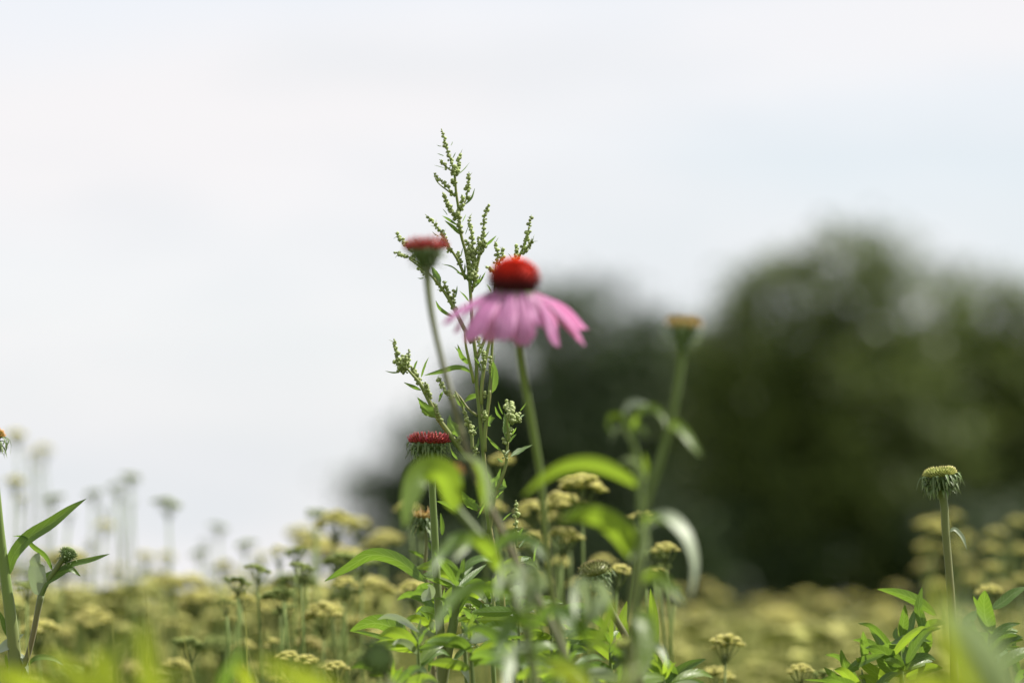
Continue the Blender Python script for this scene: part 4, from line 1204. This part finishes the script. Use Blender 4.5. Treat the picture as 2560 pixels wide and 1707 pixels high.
for (z, pts, w, pr, ti, serr) in [
        ('r2', [(945, 445), (890, 370), (840, 335), (788, 314)], 56, 'L', 0.5, 0), ('r2', [(960, 470), (1020, 400), (1076, 308)], 32, 'L', 0.4, 0),
        ('r2', [(955, 450), (1000, 400), (1030, 338)], 26, 'L', 0.5, 0), ('r2', [(868, 335), (872, 290), (872, 225)], 26, 'L', 0.4, 0),
        ('r2', [(620, 450), (605, 380), (545, 262)], 84, 'O', 0.3, 0.15), ('r2', [(752, 752), (680, 715), (612, 655), (583, 588)], 52, 'L', 0.35, 0),
        ('r2', [(935, 1300), (860, 1258), (780, 1250), (650, 1285), (468, 1328)], 76, 'L', 0.3, 0.06), ('r2', [(1105, 1500), (1140, 1430), (1155, 1330), (1148, 1188)], 104, 'O', 0.25, 0.12),
        ('r2', [(442, 1345), (462, 1270), (517, 1148)], 34, 'L', 0.5, 0), ('r2', [(235, 1295), (165, 1300), (92, 1283)], 22, 'L', 0.6, 0),
        ('r2', [(372, 1265), (388, 1220), (406, 1178)], 32, 'L', 0.5, 0), ('r2', [(440, 1475), (370, 1440), (273, 1394)], 46, 'L', 0.5, 0),
        ('r2', [(1035, 1290), (990, 1180), (960, 1150)], 30, 'L', 0.4, 0), ('r2', [(940, 1240), (850, 1140), (768, 1043)], 38, 'L', 0.6, 0),
        ('r2', [(900, 1220), (840, 1150), (798, 1018)], 60, 'L', 0.5, 0), ('r2', [(912, 605), (870, 550), (818, 498)], 16, 'N', 0.5, 0),
        ('r2', [(1200, 945), (1260, 900), (1332, 858)], 22, 'N', 0.5, 0), ('r2', [(1140, 1400), (1160, 1150), (1175, 1100)], 10, 'N', 0.5, 0),
        ('r2', [(780, 560), (790, 500), (796, 445)], 26, 'L', 0.4, 0), ('r2', [(720, 560), (690, 500), (655, 400)], 12, 'N', 0.4, 0),
        ('r2', [(1130, 520), (1110, 470), (1080, 430)], 20, 'L', 0.4, 0), ('r2', [(880, 700), (875, 660), (870, 620)], 18, 'L', 0.4, 0),
        ('r2', [(1080, 600), (1070, 570), (1062, 545)], 20, 'L', 0.4, 0), ('r2', [(470, 370), (440, 378), (405, 372)], 10, 'N', 0.4, 0),
        ('r2', [(620, 1560), (630, 1520), (660, 1480)], 26, 'L', 0.4, 0), ('r2', [(470, 1600), (430, 1570), (405, 1540)], 36, 'L', 0.4, 0),
        ('r1', [(838, 1212), (760, 1135), (672, 1063)], 54, 'L', 0.4, 0), ('r1', [(795, 1112), (720, 1062), (646, 1016)], 38, 'L', 0.5, 0),
        ('r1', [(872, 912), (938, 840), (969, 748)], 30, 'L', 0.5, 0), ('r1', [(1068, 1312), (1120, 1268), (1180, 1213)], 38, 'L', 0.5, 0),
        ('r1', [(672, 552), (620, 535), (560, 520)], 5, 'N', 0, 0), ('r1', [(802, 615), (865, 560), (916, 496)], 8, 'N', 0, 0),
        ('r1', [(645, 338), (620, 335), (592, 323)], 7, 'N', 0, 0), ('r1', [(733, 332), (745, 310), (751, 288)], 7, 'N', 0, 0),
        ('r1', [(665, 432), (630, 418), (597, 407)], 8, 'N', 0, 0), ('r1', [(752, 455), (768, 425), (780, 395)], 15, 'L', 0.3, 0),
        ('r1', [(845, 1080), (865, 1040), (884, 1000)], 8, 'N', 0, 0), ('r1', [(875, 1200), (890, 1160), (910, 1110)], 7, 'N', 0, 0),
        ('r1', [(1070, 1225), (1090, 1195), (1112, 1168)], 8, 'N', 0, 0), ('r1', [(835, 1590), (740, 1515), (640, 1490)], 14, 'N', 0.3, 0),
        ('r1', [(830, 1420), (840, 1380), (850, 1330)], 18, 'L', 0.3, 0), ('r1', [(1335, 1450), (1315, 1410), (1290, 1380)], 7, 'N', 0, 0),
        ('r1', [(700, 1010), (680, 980), (650, 945)], 8, 'N', 0, 0), ('r1', [(620, 1220), (580, 1200), (550, 1170)], 9, 'N', 0, 0),
        ('r3', [(742, 370), (680, 320), (620, 250), (570, 178)], 120, 'R', 0.3, 0.35), ('r3', [(985, 560), (920, 470), (885, 420), (880, 343)], 120, 'R', 0.3, 0.3),
        ('r3', [(1185, 188), (1140, 165), (1080, 175), (1018, 218)], 60, 'O', 0.8, 0), ('r3', [(1238, 435), (1275, 400), (1322, 373)], 76, 'O', 0.6, 0.2),
        ('r3', [(1392, 388), (1345, 330), (1322, 256)], 36, 'L', 0.4, 0), ('r3', [(1440, 590), (1438, 460), (1412, 318)], 86, 'R', 0.25, 0.25),
        ('r3', [(1470, 752), (1560, 695), (1700, 628)], 56, 'R', 0.5, 0.35), ('r3', [(1385, 695), (1300, 620), (1240, 545)], 40, 'L', 0.5, 0),
        ('r3', [(1462, 610), (1500, 560), (1538, 523)], 20, 'N', 0.5, 0), ('r3', [(1450, 625), (1415, 590), (1392, 562)], 16, 'N', 0.5, 0),
        ('r3', [(1238, 400), (1265, 370), (1297, 338)], 22, 'L', 0.4, 0), ('r3', [(1400, 335), (1370, 270), (1352, 205)], 14, 'N', 0.3, 0),
        ('r3', [(1570, 300), (1610, 250), (1658, 178)], 12, 'N', 0.3, 0), ('r3', [(1570, 370), (1590, 350), (1612, 335)], 16, 'N', 0.3, 0),
        ('r3', [(1480, 540), (1510, 500), (1534, 462)], 16, 'N', 0.3, 0), ('r3', [(1312, 1015), (1250, 930), (1222, 850)], 62, 'L', 0.4, 0),
        ('r3', [(1300, 1120), (1310, 1020), (1350, 950), (1380, 860)], 70, 'R', 0.5, 0.2), ('r3', [(1330, 1090), (1300, 1060), (1270, 1040)], 60, 'R', 0.4, 0.3),
        ('r3', [(1350, 1070), (1400, 1050), (1412, 960)], 60, 'R', 0.5, 0.3), ('r3', [(1330, 1160), (1370, 1110), (1412, 1078)], 14, 'N', 0.3, 0),
        ('r3', [(1155, 1280), (1060, 1190), (990, 1080)], 110, 'R', 0.35, 0.25), ('r3', [(1150, 1350), (1185, 1280), (1225, 1205)], 26, 'L', 0.4, 0),
        ('r3', [(905, 1192), (830, 1130), (760, 1060)], 30, 'L', 0.6, 0), ('r3', [(1140, 1200), (1170, 1250), (1240, 1160)], 26, 'L', 0.4, 0),
        ('r3', [(1400, 800), (1370, 785), (1340, 762)], 20, 'N', 0.4, 0), ('r3', [(1430, 720), (1450, 700), (1470, 680)], 14, 'N', 0.4, 0),
        ('r3', [(1400, 1370), (1440, 1330), (1500, 1290)], 14, 'N', 0.4, 0), ('r3', [(1540, 1520), (1570, 1480), (1598, 1440)], 30, 'L', 0.4, 0),
        ('r3', [(1100, 700), (1150, 640), (1165, 560)], 44, 'L', 0.4, 0), ('r3', [(960, 780), (910, 720), (890, 670)], 36, 'L', 0.5, 0),
        ('r3', [(1100, 580), (1130, 490), (1160, 450)], 16, 'N', 0.4, 0), ('r3', [(770, 215), (790, 170), (815, 120)], 30, 'L', 0.4, 0),
        ('r3', [(600, 100), (520, 70), (430, 22)], 44, 'L', 0.5, 0), ('r3', [(1030, 270), (960, 200), (920, 125)], 60, 'R', 0.5, 0.1),
        ('q3', [(340, 400), (420, 300), (520, 225)], 26, 'N', 0.5, 0), ('q3', [(553, 610), (580, 420), (645, 270)], 26, 'N', 0.5, 0),
        ('q3', [(310, 260), (350, 190), (400, 100)], 46, 'L', 0.4, 0), ('q3', [(440, 655), (520, 645), (592, 655)], 24, 'N', 0.5, 0),
        ('q3', [(360, 600), (430, 560), (515, 545)], 80, 'R', 0.4, 0.4), ('q2', [(1700, 690), (1620, 560), (1500, 460)], 170, 'R', 0.4, 0.35),
        ('q2', [(1830, 860), (1800, 700), (1900, 560)], 190, 'R', 0.4, 0.35), ('q2', [(1700, 690), (1760, 540), (1780, 400)], 110, 'R', 0.4, 0.3)]:
    leaf(GF, z, pts, w, dM + RND.uniform(-0.008, 0.008), RND.uniform(-0.012, 0.012), pr, ti, 0.3, mat='gleaf', wav=0.08, serr=serr, teeth=6 if w > 60 else 4)

# ------------------------------------------------------------------ yarrow
YH = 0.80


def yarrow_variant(seed, R, kind, n_clump, dome, lean, side=False):
    """meshes of one yarrow, its flat head centred at (lean, 0, YH), half width R"""
    Rr = random.Random(seed)
    stem, cor, blo = MB(), MB(), MB()
    top = Vector((lean * 0.96, 0, YH - R * 0.72))
    tlt = Matrix.Rotation(Rr.uniform(-.32, .32), 3, 'X') @ Matrix.Rotation(Rr.uniform(-.32, .32), 3, 'Y')
    stem.tube([Vector((0, 0, -0.01)), Vector((lean * 0.1, 0.006, 0.25)), Vector((lean * 0.45, -0.006, 0.52)), top], [0.0017, 0.0013, 0.0010, 0.0007], n=16, sides=6)
    jobs = [(Vector((lean, 0, YH)), R, top, n_clump)]
    if side:
        s0 = Vector((lean * 0.5, -0.004, 0.56))
        hc = Vector((lean * 0.5 + Rr.choice((-1, 1)) * R * 1.7, R * 0.8, YH - R * 1.3))
        tp = hc - Vector((0, 0, R * 0.7))
        cor.tube([s0, s0.lerp(tp, 0.5) + Vector((0, 0, 0.01)), tp], [0.0013, 0.0011, 0.0009], n=8, sides=5)
        jobs.append((hc, R * 0.6, tp, max(4, n_clump // 2)))
    for (c0, RR, tp, nc) in jobs:
        for k in range(int(nc * 1.7)):
            fr = math.sqrt((k + 0.5) / int(nc * 1.7))
            th = k * 2.399963 + Rr.uniform(-.25, .25)
            q = Vector((math.cos(th) * fr * RR * 0.82, math.sin(th) * fr * RR * 0.82, RR * dome * (1 - fr * fr) + Rr.uniform(-.06, .06) * RR))
            q = tlt @ q
            cc = c0 + q
            cr = RR * Rr.uniform(0.20, 0.28)
            ks = tp - Vector((0, 0, RR * Rr.uniform(0.0, 0.35)))
            cor.tube([ks, ks.lerp(cc, 0.5) + Vector((q.x * 0.05, q.y * 0.05, -0.04 * RR)), cc - Vector((0, 0, cr * 0.2))], [0.0004, 0.0003, 0.0003], n=6, sides=4)
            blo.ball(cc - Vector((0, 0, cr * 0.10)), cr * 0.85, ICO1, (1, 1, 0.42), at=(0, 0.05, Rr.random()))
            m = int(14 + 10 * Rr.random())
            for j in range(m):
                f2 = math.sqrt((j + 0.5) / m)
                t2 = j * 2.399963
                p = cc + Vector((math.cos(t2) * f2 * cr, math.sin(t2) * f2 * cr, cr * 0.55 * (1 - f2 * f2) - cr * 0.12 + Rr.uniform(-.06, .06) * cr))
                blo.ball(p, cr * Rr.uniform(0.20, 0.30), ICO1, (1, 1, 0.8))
    leaves = []
    for k in range(4):
        z0 = 0.20 + 0.13 * k + Rr.uniform(-.03, .03)
        f = z0 / YH
        b = Vector((lean * f * f, 0, z0))
        th = k * 2.2 + seed
        out = Vector((math.cos(th), math.sin(th), 0))
        L = 0.13 - 0.022 * k
        lf = MB()
        mid = [b, b + out * L * 0.4 + Vector((0, 0, L * 0.45)), b + out * L * 0.85 + Vector((0, 0, L * 0.62))]
        lf.tube(mid, [0.0008, 0.0006, 0.0003], n=8, sides=4)
        C = spline(mid, 15)
        T = tangents(C)
        sd = T[5].cross(Vector((0, 0, 1))).normalized()
        for i in range(2, 15):
            w = L * 0.17 * math.sin(math.pi * (i / 15) ** 0.8)
            for sg in (-1, 1):
                d = (sd * sg + T[i] * 0.7 + Vector((0, 0, Rr.uniform(-.3, .3)))).normalized()
                lf.spike(C[i], d, w, 0.0011, 3)
                lf.spike(C[i] + d * w * 0.5, (d + T[i]).normalized(), w * 0.45, 0.0008, 3)
        leaves.append(lf)
    return dict(R=R, lean=lean, stem=stem.mesh("stem"), cor=cor.mesh("corymb"), blo=blo.mesh("blossom"), kind=kind, leaves=[l.mesh("leaf") for l in leaves])


VAR = []
for i, (R, kind, nc, dome, lean, side) in enumerate([
        (0.017, 'yar', 12, 0.46, 0.05, False), (0.021, 'yar', 15, 0.42, -0.06, True), (0.0125, 'yar', 9, 0.50, 0.03, False), (0.026, 'yar', 18, 0.38, 0.08, False),
        (0.017, 'yar_tan', 12, 0.46, -0.04, False), (0.0125, 'yar_green', 8, 0.28, 0.05, False), (0.018, 'yar_green', 11, 0.22, -0.07, True), (0.015, 'yar', 11, 0.54, -0.02, True),
        (0.022, 'yar_tan', 15, 0.40, 0.06, False), (0.010, 'yar', 7, 0.44, -0.05, True), (0.014, 'yar_tan', 9, 0.42, 0.07, True), (0.010, 'yar_green', 6, 0.25, 0.02, True)]):
    VAR.append(yarrow_variant(100 + i, R, kind, nc, dome, lean, side))
for v in VAR:
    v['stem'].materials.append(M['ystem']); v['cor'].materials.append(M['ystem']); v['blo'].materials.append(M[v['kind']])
    for l in v['leaves']:
        l.materials.append(M['yleaf'])

N_YAR = [0]


def yarrow(target, v, label, group, rz=None):
    """a yarrow rooted in the soil whose head centre is at target"""
    s = target.z / YH
    rz = RND.uniform(0, 6.28) if rz is None else rz
    off = Matrix.Rotation(rz, 3, 'Z') @ Vector((v['lean'] * s, 0, 0))
    root = thing("yarrow", label, "flower", (target.x - off.x, target.y - off.y, 0), group)
    root.rotation_euler = (0, 0, rz)
    root.scale = (s, s, s)
    link("stem", v['stem'], None, root)
    c = link("corymb", v['cor'], None, root)
    link("blossom", v['blo'], None, c)
    for l in v['leaves']:
        link("leaf", l, None, root)
    N_YAR[0] += 1
    return root


def pick(w_m, kinds=('yar',)):
    c = [v for v in VAR if v['kind'] in kinds]
    return min(c, key=lambda v: abs(v['R'] * 2 - w_m) + RND.uniform(0, 0.004))


def traced(lst, label, group, kinds=('yar',)):
    for (x, y, w, d) in lst:
        wm = w / 0.91875 * px(d)
        t = P(x / 0.91875, (y + w * 0.10) / 0.91875, d)
        yarrow(t, pick(wm, kinds), label, group)


traced([(1335, 1110, 105, 2.78), (1290, 1155, 100, 2.82), (1222, 1168, 80, 2.95), (1268, 1190, 50, 2.98), (1296, 1228, 90, 2.78), (1150, 1056, 72, 3.0), (1132, 1165, 60, 3.0), (1525, 1258, 80, 2.70),
        (1424, 1312, 44, 2.66), (1225, 1245, 80, 2.95), (1285, 1290, 70, 3.0), (1385, 1285, 70, 3.1), (1180, 1210, 60, 3.1), (1240, 1330, 70, 3.0), (1330, 1340, 60, 3.05)],
       "pale yellow yarrow head just behind the coneflower clump", "yarrow heads behind the coneflower clump")
traced([(770, 1196, 85, 3.1), (745, 1405, 100, 2.75), (948, 1352, 80, 2.78), (700, 1515, 80, 2.62), (770, 1530, 75, 2.60), (660, 1508, 60, 2.64), (860, 1345, 100, 3.0), (935, 1165, 60, 3.0), (880, 1240, 90, 3.4),
        (800, 1275, 80, 3.1), (730, 1250, 110, 3.7), (690, 1225, 80, 3.9), (820, 1205, 70, 3.7), (640, 1400, 80, 3.3), (560, 1480, 80, 2.9), (820, 1430, 80, 3.1), (880, 1460, 80, 2.9)],
       "pale yellow yarrow head at the open-sky end of the coneflower clump", "yarrow heads beside the clump, towards the open sky")
traced([(1670, 1472, 100, 2.62), (1648, 1548, 80, 2.70), (1836, 1535, 82, 2.60), (1905, 1550, 60, 2.66)],
       "sharp yellow yarrow head low in front of the dark trees", "sharp yarrow heads below the dark trees")
traced([(590, 1302, 70, 2.72), (543, 1330, 66, 2.70), (640, 1360, 90, 2.72), (655, 1395, 70, 2.74), (430, 1472, 95, 2.70), (680, 1265, 46, 2.85), (830, 1280, 90, 2.85), (795, 1360, 90, 2.85), (730, 1176, 50, 3.2),
        (690, 1300, 40, 2.7), (1510, 1305, 50, 2.8), (1500, 1270, 40, 2.75), (1380, 1460, 60, 2.7), (1890, 1545, 60, 2.6)],
       "small flat green yarrow head still unripe", "unripe green yarrow heads", ('yar_green',))
traced([(35, 1105, 46, 3.7), (125, 1140, 56, 3.6), (300, 1092, 50, 3.8), (215, 1133, 33, 4.0), (270, 1115, 28, 4.2), (385, 1152, 72, 3.5), (240, 1205, 57, 3.9), (500, 1207, 47, 4.0), (565, 1246, 43, 3.5), (460, 1266, 47, 3.8),
        (514, 1296, 56, 3.5), (335, 1277, 47, 3.7), (380, 1277, 47, 3.9), (38, 1000, 40, 3.9), (97, 1033, 33, 4.4), (600, 1280, 40, 4.2), (130, 1290, 50, 3.9), (395, 1335, 64, 3.4), (300, 1340, 43, 3.6), (330, 1310, 57, 4.3), (210, 1260, 43, 4.6)],
       "tall thin-stalked yarrow head pale and blurred against the sky", "tall yarrow against the open sky", ('yar_green', 'yar', 'yar'))
traced([(2140, 1207, 72, 3.9), (2188, 1185, 50, 4.1), (2285, 1222, 57, 3.8), (2275, 1258, 57, 3.7), (2280, 1302, 57, 3.6), (2335, 1198, 50, 4.0), (2345, 1262, 50, 3.7), (2345, 1330, 57, 3.5), (2130, 1256, 64, 4.0), (2125, 1300, 64, 4.2),
        (2215, 1240, 57, 4.4), (2210, 1290, 64, 4.2), (2150, 1345, 64, 4.0), (2235, 1330, 57, 3.9), (2300, 1350, 64, 3.6), (2270, 1357, 43, 2.75), (2380, 1300, 57, 3.6), (2420, 1240, 57, 3.8), (2390, 1180, 57, 4.1), (2460, 1300, 57, 3.7)],
       "tan yellow yarrow head in the tall drift behind the lone seed head", "yarrow drift behind the lone seed head", ('yar', 'yar_tan', 'yar'))
traced([(1620, 1345, 57, 4.6), (1655, 1370, 57, 5.2), (1600, 1400, 64, 4.8), (1740, 1385, 57, 6.0), (1790, 1392, 64, 5.6), (1850, 1370, 57, 5.5), (1905, 1380, 57, 5.0), (1960, 1375, 50, 6.0), (2020, 1385, 57, 5.2), (2060, 1350, 57, 4.8)],
       "blurred yarrow head on the skyline of the field below the dark trees", "yarrow on the field's edge below the trees", ('yar', 'yar_tan', 'yar'))

# random field: heads at about eye level, thinning towards the distance
FLAB, FGRP = "blurred yellow yarrow out in the open field", "yarrow spread over the field"
R2 = random.Random(33)


def ceiling_px(xs):
    """how high heads may stand in the picture, so the skyline keeps its shape"""
    xd = xs * 0.91875
    pts = [(-400, 1180), (0, 1240), (250, 1290), (420, 1345), (650, 1300), (720, 1200), (900, 1200), (1000, 1250), (1300, 1250), (1600, 1370), (2050, 1370), (2100, 1240), (2352, 1180), (2800, 1180)]
    for (a, b), (c, d) in zip(pts, pts[1:]):
        if a <= xd <= c:
            return (b + (d - b) * (xd - a) / (c - a)) / 0.91875
    return 1250 / 0.91875


made = 0
tries = 0
while made < 200 and tries < 8000:
    tries += 1
    d = 2.75 + 5.5 * R2.random() ** 1.3
    xs = R2.uniform(-60, 2620) if R2.random() < 0.55 else R2.uniform(-60, 900)
    if xs > 1650:
        d += 1.6
    h = 0.80 - abs(R2.gauss(0, 0.075)) + 0.02 - 0.008 * max(0, 4 - d) + (0.028 if xs < 900 else 0.0)
    t = P(xs, 853, d)
    t.z = h
    q = project(t)
    if q[1] < ceiling_px(xs) or q[1] > 1800:
        continue
    if 900 < xs < 1800 and d < 3.0:
        continue
    v = R2.choice([v for v in [v for v in VAR if v['kind'] == 'yar'] * 2 + VAR if v['R'] < (0.0195 if xs < 960 else 0.03)])
    tone = {'yar': "yellow", 'yar_tan': "tan", 'yar_green': "green"}[v['kind']]
    zone = ("round the branched young bud" if xs < 330 else "under the open sky" if xs < 660 else "at the open-sky side of the coneflower clump" if xs < 960 else "behind the coneflower clump" if xs < 1750 else "below the dark trees" if xs < 2250 else "round the lone seed head")
    yarrow(t, v, "blurred %s yarrow head in the field %s" % (tone, zone), "%s field yarrow %s" % (tone, zone))
    made += 1

# the rest of the field: one mass
far_y, far_s = MB(), MB()
for i in range(8400):
    if i < 3200:       # small ones between the others
        d = R2.uniform(3.6, 10.0)
        sx = (R2.uniform(-0.125, 0.125) if i < 1800 else R2.uniform(-0.125, -0.03)) * d
        h = 0.79 - abs(R2.gauss(0, 0.07)) + (0.03 if sx < -0.03 * d else 0.0)
        if project(Vector((sx, d, h)))[1] < ceiling_px(project(Vector((sx, d, h)))[0]) + 20:
            continue
    elif i < 4700:       # beside the frame
        d = R2.uniform(2.6, 9.0)
        sx = R2.choice((-1, 1)) * (0.125 * d + R2.random() ** 1.5 * 4.0)
        h = 0.70 + R2.uniform(-.12, .12)
    else:
        d = 9.0 + 70.0 * R2.random() ** 1.4
        sx = R2.uniform(-0.32, 0.32) * d + R2.uniform(-2, 2)
        h = 0.66 + R2.uniform(-.14, .13)
    c = Vector((sx, d, h))
    r = R2.uniform(0.010, 0.019)
    for k in range(3 if d > 12 else 6):
        far_y.ball(c + Vector((R2.uniform(-.6, .6) * r, R2.uniform(-.6, .6) * r, R2.uniform(-.2, .2) * r)), r * R2.uniform(0.45, 0.7), (ICO1[0], ICO1[1]), (1, 1, 0.42))
    far_s.tube([Vector((sx + R2.uniform(-.05, .05), d + R2.uniform(-.05, .05), -0.01)), Vector((sx, d, h))], [0.0022, 0.0014], n=3, sides=3, cap=False)
fo = link("yarrow_field", far_y.mesh("yarrow_field"), M['yar_far'])
fo["kind"] = "stuff"; fo["label"] = "mass of yellow yarrow heads across the far field"; fo["category"] = "flowers"
fs = link("stalks", far_s.mesh("stalks"), M['ystem'], fo)

# grass and feathery greenery between the yarrow
gr = MB()
for i in range(64000):
    if i < 46000:
        d = 1.3 + 10.0 * R2.random() ** 1.5
    else:
        d = 8 + 75 * R2.random() ** 1.6
    w = 0.14 * d + 1.6
    x = R2.uniform(-w, w)
    hmax = 0.60 if d < 2.4 else 0.82
    if d > 2.6 and x < -0.03 * d:
        hmax += 0.03
    h = hmax * (R2.uniform(0.45, 1.0) if R2.random() < 0.5 else R2.uniform(0.80, 0.99))
    a = R2.uniform(0, 6.28)
    ln = Vector((math.cos(a), math.sin(a), 0)) * h * R2.uniform(0.05, 0.3)
    sd = Vector((-math.sin(a + R2.uniform(-1, 1)), math.cos(a), 0)) * (0.0018 if d < 6 else 0.005) * R2.uniform(0.7, 1.8)
    b = Vector((x, d, -0.005))
    i0 = len(gr.v)
    rn = R2.random()
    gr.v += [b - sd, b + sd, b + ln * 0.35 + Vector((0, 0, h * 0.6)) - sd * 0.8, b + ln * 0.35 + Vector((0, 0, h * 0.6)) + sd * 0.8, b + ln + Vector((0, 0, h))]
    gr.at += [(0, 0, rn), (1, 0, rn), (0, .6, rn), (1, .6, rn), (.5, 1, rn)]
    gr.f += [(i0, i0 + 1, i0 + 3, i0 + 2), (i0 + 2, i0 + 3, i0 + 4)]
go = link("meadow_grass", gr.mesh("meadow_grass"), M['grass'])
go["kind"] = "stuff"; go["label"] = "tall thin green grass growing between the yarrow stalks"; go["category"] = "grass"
print("yarrows", N_YAR[0])
